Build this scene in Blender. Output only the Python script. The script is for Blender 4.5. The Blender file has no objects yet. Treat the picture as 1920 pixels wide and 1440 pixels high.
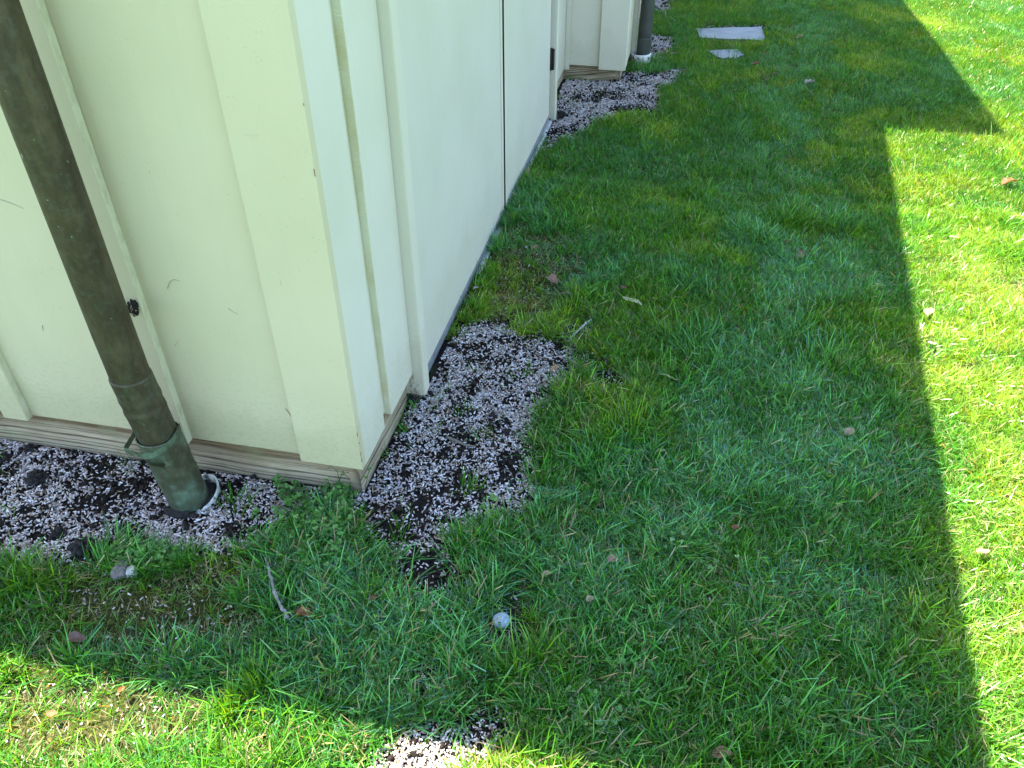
import bpy, bmesh, math, random
import numpy as np
from mathutils import Matrix, Vector, Euler

random.seed(7)
rng = np.random.default_rng(11)
R = math.radians
scene = bpy.context.scene
col = scene.collection

# ------------------------------------------------------------------ camera
F_PX, PITCH, ROLL, YAW, CAM_H = 1498.13, 0.661272, -0.004292, -0.20579, 1.5
cp, sp = math.cos(PITCH), math.sin(PITCH)
fwd = Vector((math.sin(YAW) * cp, math.cos(YAW) * cp, -sp))
rt0 = Vector((math.cos(YAW), -math.sin(YAW), 0))
up0 = rt0.cross(fwd)
rt = math.cos(ROLL) * rt0 + math.sin(ROLL) * up0
up = -math.sin(ROLL) * rt0 + math.cos(ROLL) * up0
cam_d = bpy.data.cameras.new('camera')
cam_d.sensor_width = 36
cam_d.lens = F_PX / 1920 * 36
cam_d.clip_start = 0.05
cam_d.clip_end = 600
cam = bpy.data.objects.new('camera', cam_d)
col.objects.link(cam)
m = Matrix((rt, up, -fwd)).transposed().to_4x4()
m.translation = (0, 0, CAM_H)
cam.matrix_world = m
scene.camera = cam

# ------------------------------------------------------------------ light
SHX, SHY = 0.494, 0.1455            # metres the shadow moves per metre of height (+x, -y)
SUN_EL = math.atan2(1, math.hypot(SHX, SHY))
SUN_AZ = math.atan2(-SHX, SHY)      # from +Y, clockwise positive
w = bpy.data.worlds.new('World')
scene.world = w
w.use_nodes = True
nt = w.node_tree
nt.nodes.clear()
sky = nt.nodes.new('ShaderNodeTexSky')
sky.sky_type = 'NISHITA'
sky.sun_disc = False
sky.sun_elevation = SUN_EL
sky.sun_rotation = SUN_AZ
sky.air_density = 1.0
sky.dust_density = 1.0
bg = nt.nodes.new('ShaderNodeBackground')
bg.inputs[1].default_value = 0.106
wo = nt.nodes.new('ShaderNodeOutputWorld')
nt.links.new(sky.outputs[0], bg.inputs[0])
nt.links.new(bg.outputs[0], wo.inputs[0])
sd = bpy.data.lights.new('sun', 'SUN')
sd.energy = 5.0
sd.angle = R(0.53)
sd.color = (1.0, 0.90, 0.70)
so = bpy.data.objects.new('sun', sd)
so.rotation_euler = Vector((SHX, -SHY, -1)).to_track_quat('-Z', 'Y').to_euler()
so.location = (-3, 3, 8)
col.objects.link(so)
scene.view_settings.view_transform = 'Standard'
scene.view_settings.look = 'None'
scene.view_settings.exposure = 2.84
scene.view_settings.gamma = 1.0
scene.view_settings.use_curve_mapping = False
scene.cycles.max_bounces = 8
scene.cycles.use_denoising = True


# ------------------------------------------------------------------ numpy helpers
def ray(px, py):
    d = np.array([(px - 960) / F_PX, -(py - 720) / F_PX, 1.0])
    return d[0] * np.array(rt) + d[1] * np.array(up) + d[2] * np.array(fwd)


def G(px, py, z=0.0):
    """where the sight line of a spot in the photograph meets the ground"""
    d = ray(px, py)
    s = (z - CAM_H) / d[2]
    return d[0] * s, d[1] * s


def px_size(px, py):
    x, y = G(px, py)
    return math.sqrt(x * x + y * y + CAM_H * CAM_H) / F_PX / 0.93


_perm = np.random.default_rng(3).random((257, 257))


def vnoise(x, y, s, off=0.0):
    x = np.asarray(x, float) * s + off * 17.3 + 500
    y = np.asarray(y, float) * s + off * 9.1 + 500
    xi = np.floor(x).astype(int)
    yi = np.floor(y).astype(int)
    fx = x - xi
    fy = y - yi
    fx = fx * fx * (3 - 2 * fx)
    fy = fy * fy * (3 - 2 * fy)
    a = _perm[xi % 257, yi % 257]
    b = _perm[(xi + 1) % 257, yi % 257]
    c = _perm[xi % 257, (yi + 1) % 257]
    d = _perm[(xi + 1) % 257, (yi + 1) % 257]
    return (a * (1 - fx) + b * fx) * (1 - fy) + (c * (1 - fx) + d * fx) * fy


def fbm(x, y, s, off=0.0, n=3):
    v = 0
    a = 1
    t = 0
    for i in range(n):
        v = v + a * vnoise(x, y, s * 2 ** i, off + i * 3.7)
        t += a
        a *= 0.5
    return v / t


def in_poly(x, y, poly):
    x = np.asarray(x, float)
    y = np.asarray(y, float)
    ins = np.zeros(x.shape, bool)
    n = len(poly)
    for i in range(n):
        x1, y1 = poly[i]
        x2, y2 = poly[(i + 1) % n]
        c = ((y1 > y) != (y2 > y))
        with np.errstate(divide='ignore', invalid='ignore'):
            xx = (x2 - x1) * (y - y1) / (y2 - y1 + 1e-12) + x1
        ins ^= c & (x < xx)
    return ins


def P(*pts):
    return [G(a, b) for a, b in pts]


# bare patches of soil and pellets, outlined on the ground
PATCHES = [
    [(-3.4, 1.37), (-3.4, 0.98), (-2.6, 0.93)] + P((0, 1070), (70, 1058), (140, 1062), (200, 1030), (300, 1040),
      (380, 1046), (470, 1040), (520, 1012), (560, 965), (600, 930), (640, 915), (690, 905)) + [(-0.69, 1.37)],
    P((640, 900), (700, 870), (775, 730), (800, 700), (812, 655), (850, 620), (905, 600), (960, 612), (1010, 628),
      (1060, 645), (1072, 690), (1040, 745), (1010, 790), (985, 845), (1004, 905), (1000, 965), (930, 985), (880, 1003),
      (800, 1020), (735, 1032), (690, 1020), (655, 985)),
    P((708, 1084), (736, 1048), (790, 1036), (860, 1050), (882, 1086), (864, 1124), (798, 1140), (732, 1125)),
    P((800, 1175), (812, 1156), (840, 1160), (850, 1188), (832, 1208), (803, 1202)),
    P((762, 1268), (785, 1238), (825, 1246), (834, 1275), (808, 1302), (770, 1300)),
    P((755, 1360), (800, 1340), (880, 1322), (930, 1335), (945, 1375), (930, 1405), (900, 1430), (860, 1465), (800, 1540), (560, 1520),
      (690, 1420)),
    P((1022, 262), (1045, 150), (1170, 138), (1230, 140), (1262, 132), (1296, 133), (1270, 155), (1225, 178), (1240, 195), (1225, 212),
      (1160, 215), (1110, 235), (1060, 262), (1030, 275), (1010, 285), (1000, 278)),
    P((1205, 115), (1200, 60), (1258, 68), (1262, 92), (1235, 110)),
    P((1205, 20), (1210, -30), (1250, -20), (1262, 15), (1240, 25)),
    P((1085, 690), (1095, 655), (1115, 665), (1135, 690), (1190, 715), (1160, 735), (1120, 715)),
    P((1040, 640), (1075, 610), (1120, 590), (1110, 605), (1075, 632), (1050, 650)),
    P((1310, 53), (1340, 50), (1430, 49), (1434, 56), (1427, 55)),
    P((900, 1180), (905, 1120), (980, 1118), (990, 1195), (940, 1220)),
]
SLAB_POLYS = [P((1304, 57), (1428, 54), (1433, 80), (1312, 74)), P((1326, 98), (1382, 96), (1394, 106), (1380, 113), (1350, 113))]

RES = 0.01
GX0, GY0, GX1, GY1 = -3.4, 0.3, 1.2, 8.0
gx = np.arange(GX0, GX1, RES)
gy = np.arange(GY0, GY1, RES)
MX, MY = np.meshgrid(gx, gy, indexing='ij')
wx = MX + (fbm(MX, MY, 18, 1) - .5) * 0.10 + (vnoise(MX, MY, 60, 2) - .5) * .035
wy = MY + (fbm(MX, MY, 18, 5) - .5) * 0.10 + (vnoise(MX, MY, 60, 6) - .5) * .035
mask = np.zeros(MX.shape)
for pl in PATCHES:
    mask = np.maximum(mask, in_poly(wx, wy, pl).astype(float))


def blur(a, n):
    for _ in range(n):
        p = np.pad(a, 1, mode='edge')
        a = (p[:-2, 1:-1] + p[2:, 1:-1] + p[1:-1, :-2] + p[1:-1, 2:] + p[1:-1, 1:-1] * 2) / 6
    return a


soft = blur(mask, 4)
wide = blur(mask, 60)


def look(arr, x, y, out=0.0):
    x = np.asarray(x)
    y = np.asarray(y)
    i = np.floor((x - GX0) / RES).astype(int)
    j = np.floor((y - GY0) / RES).astype(int)
    ok = (i >= 0) & (j >= 0) & (i < arr.shape[0]) & (j < arr.shape[1])
    v = np.full(x.shape, out)
    v[ok] = arr[i[ok], j[ok]]
    return v


def ground_z(x, y):
    x = np.asarray(x, float)
    y = np.asarray(y, float)
    fade = np.clip(1.6 - np.hypot(x, y - 4) / 8, 0, 1)
    near_wall = np.clip(1 - np.maximum(np.abs(x + 2.0) - 1.35, 0) / .3, 0, 1) * np.clip(1 - np.abs(y - 1.25) / .5, 0, 1)
    z = ((fbm(x, y, 1.3, 2) - .5) * 0.05 + (fbm(x, y, 7, 8) - .5) * 0.018) * fade * (1 - .7 * near_wall)
    return z - 0.006 * look(soft, x, y)


# ------------------------------------------------------------------ object helpers
def tag(o, label=None, cat=None, group=None, kind=None):
    if label: o['label'] = label
    if cat: o['category'] = cat
    if group: o['group'] = group
    if kind: o['kind'] = kind
    return o


def link(name, me, mat=None, parent=None, smooth=False):
    o = bpy.data.objects.new(name, me)
    col.objects.link(o)
    if mat: me.materials.append(mat)
    if parent: o.parent = parent
    if smooth:
        me.polygons.foreach_set('use_smooth', [True] * len(me.polygons))
    return o


def empty(name, loc=(0, 0, 0)):
    o = bpy.data.objects.new(name, None)
    o.empty_display_size = .05
    o.location = loc
    col.objects.link(o)
    return o


def np_mesh(name, verts, faces):
    """verts (n,3), faces (m,k) all same k"""
    me = bpy.data.meshes.new(name)
    verts = np.asarray(verts, np.float32)
    faces = np.asarray(faces, np.int32)
    k = faces.shape[1]
    me.vertices.add(len(verts))
    me.vertices.foreach_set('co', verts.ravel())
    me.loops.add(faces.size)
    me.loops.foreach_set('vertex_index', faces.ravel())
    me.polygons.add(len(faces))
    me.polygons.foreach_set('loop_start', np.arange(0, faces.size, k, dtype=np.int32))
    me.update(calc_edges=True)
    return me


def color_attr(me, vals, name='col'):
    a = me.color_attributes.new(name, 'FLOAT_COLOR', 'POINT')
    v = np.ones((len(me.vertices), 4), np.float32)
    vals = np.asarray(vals)
    v[:, :vals.shape[1]] = vals
    a.data.foreach_set('color', v.ravel())


def wobbly_box(name, x0, x1, y0, y1, z0, z1, mat, parent, bev=0.0025, wob=0.0012, step=0.12, seed=0, origin=None):
    """a sawn board: a box cut into lengths along z or its long side, edges eased and very slightly uneven"""
    bm = bmesh.new()
    bmesh.ops.create_cube(bm, size=1)
    for v in bm.verts:
        v.co = Vector(((x0 + x1) / 2 + v.co.x * (x1 - x0), (y0 + y1) / 2 + v.co.y * (y1 - y0), (z0 + z1) / 2 + v.co.z * (z1 - z0)))
    dims = (x1 - x0, y1 - y0, z1 - z0)
    ax = max(range(3), key=lambda i: dims[i])
    n = int(min(24, dims[ax] / step))
    lo = (x0, y0, z0)[ax]
    for i in range(1, n + 1):
        c = [0, 0, 0]
        c[ax] = lo + dims[ax] * i / (n + 1)
        nrm = [0, 0, 0]
        nrm[ax] = 1
        bmesh.ops.bisect_plane(bm, geom=bm.verts[:] + bm.edges[:] + bm.faces[:], plane_co=c, plane_no=nrm)
    if bev:
        es = [e for e in bm.edges if len(e.link_faces) == 2 and e.calc_face_angle(0) > 0.5]
        bmesh.ops.bevel(bm, geom=es, offset=min(bev, min(dims) * .3), segments=2, affect='EDGES', profile=.6)
    r = random.Random(seed + len(name))
    ph = [r.uniform(0, 6.28) for _ in range(6)]
    for v in bm.verts:
        t = v.co[ax] * 3.1
        for k in range(3):
            if k != ax:
                v.co[k] += wob * (math.sin(t + ph[k]) + .5 * math.sin(2.7 * t + ph[k + 3]))
    me = bpy.data.meshes.new(name)
    bm.to_mesh(me)
    bm.free()
    o = link(name, me, mat, parent)
    for p in me.polygons: p.use_smooth = False
    return o


# ------------------------------------------------------------------ materials
def mat_new(name):
    mt = bpy.data.materials.new(name)
    mt.use_nodes = True
    n = mt.node_tree
    b = n.nodes['Principled BSDF']
    return mt, n, b


def N(n, t, **kw):
    o = n.nodes.new(t)
    for k, v in kw.items():
        setattr(o, k, v)
    return o


def noise(n, scale, detail=4, vec=None, rough=.55):
    t = N(n, 'ShaderNodeTexNoise')
    t.inputs['Scale'].default_value = scale
    t.inputs['Detail'].default_value = detail
    t.inputs['Roughness'].default_value = rough
    if vec: n.links.new(vec, t.inputs['Vector'])
    return t.outputs['Fac']


def ramp(n, fac, stops, interp='LINEAR'):
    r = N(n, 'ShaderNodeValToRGB')
    r.color_ramp.interpolation = interp
    while len(r.color_ramp.elements) < len(stops): r.color_ramp.elements.new(.5)
    for e, (p, c) in zip(r.color_ramp.elements, stops):
        e.position = p
        e.color = (*c, 1) if len(c) == 3 else c
    n.links.new(fac, r.inputs[0])
    return r.outputs[0]


def mixc(n, fac, a, b, mode='MIX'):
    mx = N(n, 'ShaderNodeMix', data_type='RGBA', blend_type=mode)
    for inp, v in ((mx.inputs[0], fac), (mx.inputs[6], a), (mx.inputs[7], b)):
        if isinstance(v, (int, float)): inp.default_value = v
        elif isinstance(v, tuple): inp.default_value = (*v, 1)
        else: n.links.new(v, inp)
    return mx.outputs[2]


def mapping(n, scale, coord='Object'):
    tc = N(n, 'ShaderNodeTexCoord')
    mp = N(n, 'ShaderNodeMapping')
    mp.inputs['Scale'].default_value = scale
    n.links.new(tc.outputs[coord], mp.inputs[0])
    return mp.outputs[0]


def bump(n, h, strength, dist, b, prev=None):
    bp = N(n, 'ShaderNodeBump')
    bp.inputs['Strength'].default_value = strength
    bp.inputs['Distance'].default_value = dist
    n.links.new(h, bp.inputs['Height'])
    if prev: n.links.new(prev, bp.inputs['Normal'])
    if b: n.links.new(bp.outputs[0], b.inputs['Normal'])
    return bp.outputs[0]


def g3(v): return (v, v, v)


def paint(name, base, dirt=.5, grain=(9, 9, 1.5), edge=True):
    mt, n, b = mat_new(name)
    v = mapping(n, (1, 1, 1))
    vs = mapping(n, grain)
    c = mixc(n, ramp(n, noise(n, 3, 3, v), [(.35, g3(0)), (.7, g3(1))]), base, tuple(x * f for x, f in zip(base, (.93, .94, .9))))
    # fine dark specks and sparse fly spots
    sp1 = ramp(n, noise(n, 170, 2, v), [(.68, g3(0)), (.74, g3(1))])
    area = ramp(n, noise(n, 6, 3, v), [(.45, g3(0)), (.62, g3(1))])
    mm = N(n, 'ShaderNodeMath', operation='MULTIPLY')
    n.links.new(sp1, mm.inputs[0])
    n.links.new(area, mm.inputs[1])
    m2 = N(n, 'ShaderNodeMath', operation='MULTIPLY')
    n.links.new(mm.outputs[0], m2.inputs[0])
    m2.inputs[1].default_value = dirt
    c = mixc(n, m2.outputs[0], c, (.22, .19, .11))
    # streaks of washed dirt running down
    st = ramp(n, noise(n, 1.0, 5, mapping(n, (22, 22, 1.1))), [(.52, g3(0)), (.8, g3(1))])
    m3 = N(n, 'ShaderNodeMath', operation='MULTIPLY')
    n.links.new(st, m3.inputs[0])
    m3.inputs[1].default_value = .40 * dirt
    c = mixc(n, m3.outputs[0], c, (.45, .42, .28))
    # splashed mud close to the bottom edge
    tc = N(n, 'ShaderNodeTexCoord')
    sx = N(n, 'ShaderNodeSeparateXYZ')
    n.links.new(tc.outputs['Object'], sx.inputs[0])
    mr = N(n, 'ShaderNodeMapRange')
    mr.inputs[1].default_value = .42
    mr.inputs[2].default_value = .08
    n.links.new(sx.outputs[2], mr.inputs[0])
    spl = ramp(n, noise(n, 75, 4, mapping(n, (1, 1, 1.6))), [(.50, g3(0)), (.64, g3(1))])
    m4 = N(n, 'ShaderNodeMath', operation='MULTIPLY')
    n.links.new(mr.outputs[0], m4.inputs[0])
    n.links.new(spl, m4.inputs[1])
    m5 = N(n, 'ShaderNodeMath', operation='MULTIPLY')
    n.links.new(m4.outputs[0], m5.inputs[0])
    m5.inputs[1].default_value = .7 * dirt
    c = mixc(n, m5.outputs[0], c, (.3, .27, .17))
    n.links.new(c, b.inputs['Base Color'])
    # faint green film creeping up from the bottom edge and old scuffs
    ad = N(n, 'ShaderNodeMath', operation='MULTIPLY_ADD')
    n.links.new(noise(n, 9, 5, v), ad.inputs[0])
    ad.inputs[1].default_value = -.34
    n.links.new(sx.outputs[2], ad.inputs[2])
    c = mixc(n, ramp(n, ad.outputs[0], [(0.0, g3(.28 * dirt * 2)), (.10, g3(0))]), c, (.30, .31, .14))
    sc = ramp(n, noise(n, 7, 6, mapping(n, (1, 1, 2.3)), .72), [(.66, g3(0)), (.70, g3(.30)), (.74, g3(0))])
    c = mixc(n, sc, c, tuple(x * .72 for x in base))
    n.links.new(c, b.inputs['Base Color'])
    b.inputs['Roughness'].default_value = .5
    b.inputs['Specular IOR Level'].default_value = .3
    h1 = noise(n, 30, 4, vs)
    bp = bump(n, h1, .35, .0012, None)
    bump(n, noise(n, 260, 2, v), .25, .0006, b, bp)
    return mt


CREAM = (0.565, 0.500, 0.325)
M_paint = paint('cream_paint', CREAM)
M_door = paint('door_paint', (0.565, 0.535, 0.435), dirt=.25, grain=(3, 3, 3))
M_skylit_trim = paint('skylit_trim_paint', (0.61, 0.57, 0.46), dirt=.35)  # trim off-white; on wall boards and far wing, sky light painted into cream


def sawn_paint():
    """painted edge of a rough-sawn board: fine ridges across it, yellowed grime in the corner"""
    mt, n, b = mat_new('sawn_edge_paint')
    v = mapping(n, (1, 1, 1))
    wv = N(n, 'ShaderNodeTexWave', wave_type='BANDS', bands_direction='Z')
    wv.inputs['Scale'].default_value = 55
    wv.inputs['Distortion'].default_value = 9
    wv.inputs['Detail'].default_value = 3
    wv.inputs['Detail Scale'].default_value = .6
    n.links.new(v, wv.inputs['Vector'])
    c = mixc(n, ramp(n, noise(n, 14, 4, v), [(.4, g3(0)), (.75, g3(1))]), (.60, .58, .42), (.5, .45, .25))
    c = mixc(n, ramp(n, wv.outputs['Fac'], [(.0, g3(.12)), (.3, g3(0))]), c, (.40, .36, .22))
    n.links.new(c, b.inputs['Base Color'])
    b.inputs['Roughness'].default_value = .6
    bump(n, wv.outputs['Fac'], .3, .001, b)
    return mt


M_sawn = sawn_paint()


def rough_edge_paint():
    mt, n, b = mat_new('rough_batten_paint')
    v = mapping(n, (1, 1, .5))
    c = mixc(n, ramp(n, noise(n, 60, 4, v), [(.45, g3(0)), (.7, g3(1))]), (.62, .59, .4), (.5, .46, .29))
    c = mixc(n, ramp(n, noise(n, 24, 5, v), [(.66, g3(0)), (.74, g3(1))]), c, (.2, .16, .1))
    n.links.new(c, b.inputs['Base Color'])
    b.inputs['Roughness'].default_value = .65
    bump(n, noise(n, 140, 4, v), .7, .0025, b)
    return mt


M_rough = rough_edge_paint()


def weathered():
    mt, n, b = mat_new('weathered_timber')
    v = mapping(n, (2.2, 2.2, 60))
    v2 = mapping(n, (1, 1, 1))
    at = N(n, 'ShaderNodeAttribute', attribute_name='groove')
    c = ramp(n, noise(n, 3, 5, v), [(.25, (.25, .19, .11)), (.5, (.38, .31, .19)), (.75, (.50, .44, .32))])
    c = mixc(n, ramp(n, noise(n, 5, 4, v2), [(.45, g3(0)), (.7, g3(.6))]), c, (.17, .12, .06))
    c = mixc(n, at.outputs['Fac'], c, (.035, .024, .014))
    # damp brown stain under the siding, green film near the soil
    tc = N(n, 'ShaderNodeTexCoord')
    sx = N(n, 'ShaderNodeSeparateXYZ')
    n.links.new(tc.outputs['Object'], sx.inputs[0])
    ad = N(n, 'ShaderNodeMath', operation='MULTIPLY_ADD')
    n.links.new(noise(n, 8, 4, v2), ad.inputs[0])
    ad.inputs[1].default_value = .07
    n.links.new(sx.outputs[2], ad.inputs[2])
    c = mixc(n, ramp(n, ad.outputs[0], [(.09, g3(0)), (.14, g3(.8))]), c, (.16, .10, .04))
    gr = ramp(n, noise(n, 16, 4, v2), [(.55, g3(0)), (.72, g3(.4))])
    c = mixc(n, gr, c, (.22, .26, .12))
    n.links.new(c, b.inputs['Base Color'])
    b.inputs['Roughness'].default_value = .85
    bump(n, noise(n, 4, 6, mapping(n, (6, 6, 130))), .6, .0015, b)
    return mt


M_timber = weathered()


def copper(name, green):
    mt, n, b = mat_new(name)
    v = mapping(n, (1, 1, 1))
    vs = mapping(n, (6, 6, 1))
    c = ramp(n, noise(n, 9, 6, mapping(n, (2.4, 2.4, 1)), .68), [(.28, (.030, .024, .015)), (.5, (.058, .046, .024)), (.72, (.105, .086, .048))])
    c = mixc(n, ramp(n, noise(n, 60, 5, v), [(.5, g3(0)), (.8, g3(.5))]), c, (.10, .11, .085))
    gcol = ramp(n, noise(n, 30, 4, v), [(.3, (.06, .068, .036)), (.5, (.09, .12, .072)), (.7, (.15, .24, .165))])
    gm = ramp(n, noise(n, 9, 5, mapping(n, (1.3, 1.3, .8)), .66), [(.62 - green * .4, g3(0)), (.9 - green * .35, g3(min(1, .35 + green)))])
    c = mixc(n, gm, c, gcol)
    # verdigris specks
    sp = ramp(n, noise(n, 130, 3, v), [(.70, g3(0)), (.76, g3(.8))])
    c = mixc(n, sp, c, (.17, .4, .36))
    sp2 = ramp(n, noise(n, 60, 2, mapping(n, (1, 1, .4))), [(.76, g3(0)), (.79, g3(.7))])
    c = mixc(n, sp2, c, (.4, .42, .34))
    n.links.new(c, b.inputs['Base Color'])
    b.inputs['Metallic'].default_value = .35
    n.links.new(ramp(n, noise(n, 20, 4, vs), [(.3, g3(.42)), (.7, g3(.65))]), b.inputs['Roughness'])
    b.inputs['Specular IOR Level'].default_value = .4
    bp = bump(n, noise(n, 12, 4, v), .25, .002, None)
    bump(n, noise(n, 90, 5, mapping(n, (1, 1, 3))), .3, .0008, b, bp)
    return mt


M_cu = copper('brown_copper', .0)
M_cu2 = copper('half_green_copper', .35)
M_cu3 = copper('green_copper', .70)


def simple(name, base, rough=.6, metal=0, var=.25, scale=20, bs=.3, bd=.001, spec=.5):
    mt, n, b = mat_new(name)
    v = mapping(n, (1, 1, 1))
    lo = tuple(x * (1 - var) for x in base)
    hi = tuple(min(1, x * (1 + var)) for x in base)
    n.links.new(ramp(n, noise(n, scale, 5, v), [(.3, lo), (.7, hi)]), b.inputs['Base Color'])
    b.inputs['Roughness'].default_value = rough
    b.inputs['Metallic'].default_value = metal
    b.inputs['Specular IOR Level'].default_value = spec
    bump(n, noise(n, scale * 4, 5, v), bs, bd, b)
    return mt


M_farcu = simple('dark_slate_green_pipe', (.045, .052, .045), .45, .3, .4, 8)
M_strap = copper('strap_copper', 1.0)
M_pvc = simple('white_plastic', (.60, .60, .54), .45, 0, .08, 12, .2, .0008)
_n = M_pvc.node_tree
_b = _n.nodes['Principled BSDF']
_src = _b.inputs['Base Color'].links[0].from_socket
_n.links.new(mixc(_n, ramp(_n, noise(_n, 55, 5, mapping(_n, (1, 1, 1))), [(.50, g3(0)), (.60, g3(.9))]), _src, (.035, .028, .02)), _b.inputs['Base Color'])
M_dark = simple('black_gap', (.012, .011, .01), .9)
M_hinge = simple('rusty_black_iron', (.022, .016, .013), .55, .5, .4, 60)
M_rubber = simple('grey_weatherstrip', (.15, .16, .16), .5, 0, .25, 30)
M_sill = simple('scuffed_aluminium', (.62, .64, .64), .35, .6, .2, 25, .3, .001)
M_roof = simple('roof_felt', (.06, .06, .06), .9)
M_soffit = simple('soffit_paint', (.7, .7, .55), .6, 0, .05)
M_soilring = simple('wet_soil', (.014, .011, .009), .9, 0, .5, 70, 1, .006)
M_straw = simple('dry_straw', (.42, .33, .17), .8, 0, .3, 90)
M_twig = simple('grey_twig_bark', (.2, .19, .18), .85, 0, .4, 120, .8, .001)
M_chip = simple('brown_wood_chip', (.17, .14, .11), .85, 0, .35, 120, .8, .001)
M_pale_stick = simple('bleached_stick', (.5, .5, .48), .8, 0, .25, 90, .6, .001)
M_chipped = simple('bare_wood_chip', (.23, .13, .08), .9, 0, .3, 200)
M_rock = simple('grey_brown_stone', (.15, .135, .125), .9, 0, .4, 90, 1, .003)
M_white = simple('white_quartz_stone', (.42, .42, .38), .7, 0, .15, 60, .8, .002)


def vc_mat(name, rough=.7, spec=.3, bs=0, var=.3, scale=200, translucent=0):
    mt, n, b = mat_new(name)
    at = N(n, 'ShaderNodeAttribute', attribute_name='col')
    c = at.outputs['Color']
    if var:
        k = ramp(n, noise(n, scale, 3, mapping(n, (1, 1, 1))), [(.3, g3(1 - var)), (.7, g3(1))])
        c = mixc(n, 1.0, c, k, 'MULTIPLY')
    n.links.new(c, b.inputs['Base Color'])
    b.inputs['Roughness'].default_value = rough
    b.inputs['Specular IOR Level'].default_value = spec
    if bs: bump(n, noise(n, scale, 4, mapping(n, (1, 1, 1))), bs, .0008, b)
    if translucent:
        tr = N(n, 'ShaderNodeBsdfTranslucent')
        n.links.new(c, tr.inputs[0])
        mx = N(n, 'ShaderNodeMixShader')
        mx.inputs[0].default_value = translucent
        n.links.new(b.outputs[0], mx.inputs[1])
        n.links.new(tr.outputs[0], mx.inputs[2])
        n.links.new(mx.outputs[0], n.nodes['Material Output'].inputs[0])
    return mt


M_pellet = vc_mat('lilac_mineral_pellet', .75, .25, .5, .2, 700)
M_crumb = vc_mat('soil_crumb', .9, .15, .6, .4, 500)
M_leaf = vc_mat('dead_leaf', .6, .3, .3, .35, 160, .2)
M_weed = vc_mat('weed_leaf', .42, .5, 0, .2, 300, .3)


def grass_mat():
    mt, n, b = mat_new('grass_blade')
    at = N(n, 'ShaderNodeAttribute', attribute_name='col')
    ti = N(n, 'ShaderNodeAttribute', attribute_name='tint')
    ti.attribute_type = 'INSTANCER'
    tc = ramp(n, ti.outputs['Fac'], [(0, (2.7, 1.55, 2.4)), (.33, (1.05, 1.05, 1.0)), (.6, (.80, .95, 2.2)), (1, (1.5, 1.42, 7.0))])  # bluish high end paints sky sheen into the blade colour
    tc = mixc(n, at.outputs['Alpha'], (1, 1, 1), tc)
    c = mixc(n, 1.0, at.outputs['Color'], tc, 'MULTIPLY')
    n.links.new(c, b.inputs['Base Color'])
    b.inputs['Roughness'].default_value = .30
    b.inputs['Specular IOR Level'].default_value = .5
    tr = N(n, 'ShaderNodeBsdfTranslucent')
    c2 = mixc(n, 1.0, c, (2.3, 1.35, .35), 'MULTIPLY')
    n.links.new(c2, tr.inputs[0])
    mx = N(n, 'ShaderNodeMixShader')
    mx.inputs[0].default_value = .42
    n.links.new(b.outputs[0], mx.inputs[1])
    n.links.new(tr.outputs[0], mx.inputs[2])
    n.links.new(mx.outputs[0], n.nodes['Material Output'].inputs[0])
    return mt


M_grass = grass_mat()


def ground_mat():
    mt, n, b = mat_new('lawn_soil')
    at = N(n, 'ShaderNodeAttribute', attribute_name='col')
    v = mapping(n, (1, 1, 1))
    soil = ramp(n, noise(n, 120, 5, v), [(.35, (.006, .005, .004)), (.7, (.03, .024, .019))])
    thatch = ramp(n, noise(n, 140, 5, v), [(.35, (.010, .014, .005)), (.6, (.04, .05, .014)), (.8, (.15, .13, .06))])
    farg = ramp(n, noise(n, 30, 5, v), [(.3, (.03, .08, .012)), (.7, (.075, .15, .025))])
    sp = N(n, 'ShaderNodeSeparateColor')
    n.links.new(at.outputs['Color'], sp.inputs[0])
    c = mixc(n, sp.outputs[0], thatch, soil)
    c = mixc(n, sp.outputs[1], c, farg)
    n.links.new(c, b.inputs['Base Color'])
    b.inputs['Roughness'].default_value = .95
    b.inputs['Specular IOR Level'].default_value = .1
    bump(n, noise(n, 150, 5, v), .8, .006, b)
    return mt


M_ground = ground_mat()

# ------------------------------------------------------------------ ground sheet
def axis(lo, hi, step, far):
    a = list(np.arange(lo, hi, step))
    s, p = step, a[-1]
    out = []
    while p < far:
        s *= 1.35
        p += s
        out.append(p)
    s, p = step, lo
    pre = []
    while p > -far:
        s *= 1.35
        p -= s
        pre.append(p)
    return np.array(pre[::-1] + a + out)


ax_ = axis(-3.0, 3.2, .022, 150)
ay_ = axis(-.2, 9.0, .026, 150)
X, Y = np.meshgrid(ax_, ay_, indexing='ij')
Z = ground_z(X, Y)
nx, ny = X.shape
verts = np.stack([X.ravel(), Y.ravel(), Z.ravel()], 1)
idx = np.arange(nx * ny).reshape(nx, ny)
faces = np.stack([idx[:-1, :-1].ravel(), idx[1:, :-1].ravel(), idx[1:, 1:].ravel(), idx[:-1, 1:].ravel()], 1)
me = np_mesh('ground', verts, faces)
s = look(soft, X.ravel(), Y.ravel())
cover = ((X > -3.2) & (X < 4.3) & (Y > -.3) & (Y < 9.6)).ravel()
color_attr(me, np.stack([np.clip(s * 1.6, 0, 1), np.where(cover, 0., 1.), 0 * s], 1))
g = link('ground', me, M_ground, smooth=True)
tag(g, 'dark soil ground under the lawn and pellets', kind='structure')

# ------------------------------------------------------------------ building
B = empty('garden_building', (-2.5, 3.0, 0))
tag(B, 'cream board and batten building with double door on its right side', 'building')


def bx(name, x0, x1, y0, y1, z0, z1, mat=M_paint, parent=B, label=None, **kw):
    o = wobbly_box(name, x0, x1, y0, y1, z0, z1, mat, None, **kw)
    o.parent = parent
    o.matrix_parent_inverse = parent.matrix_world.inverted() if parent.parent else Matrix.Translation(-parent.location)
    if label: o['label'] = label
    return o


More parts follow.
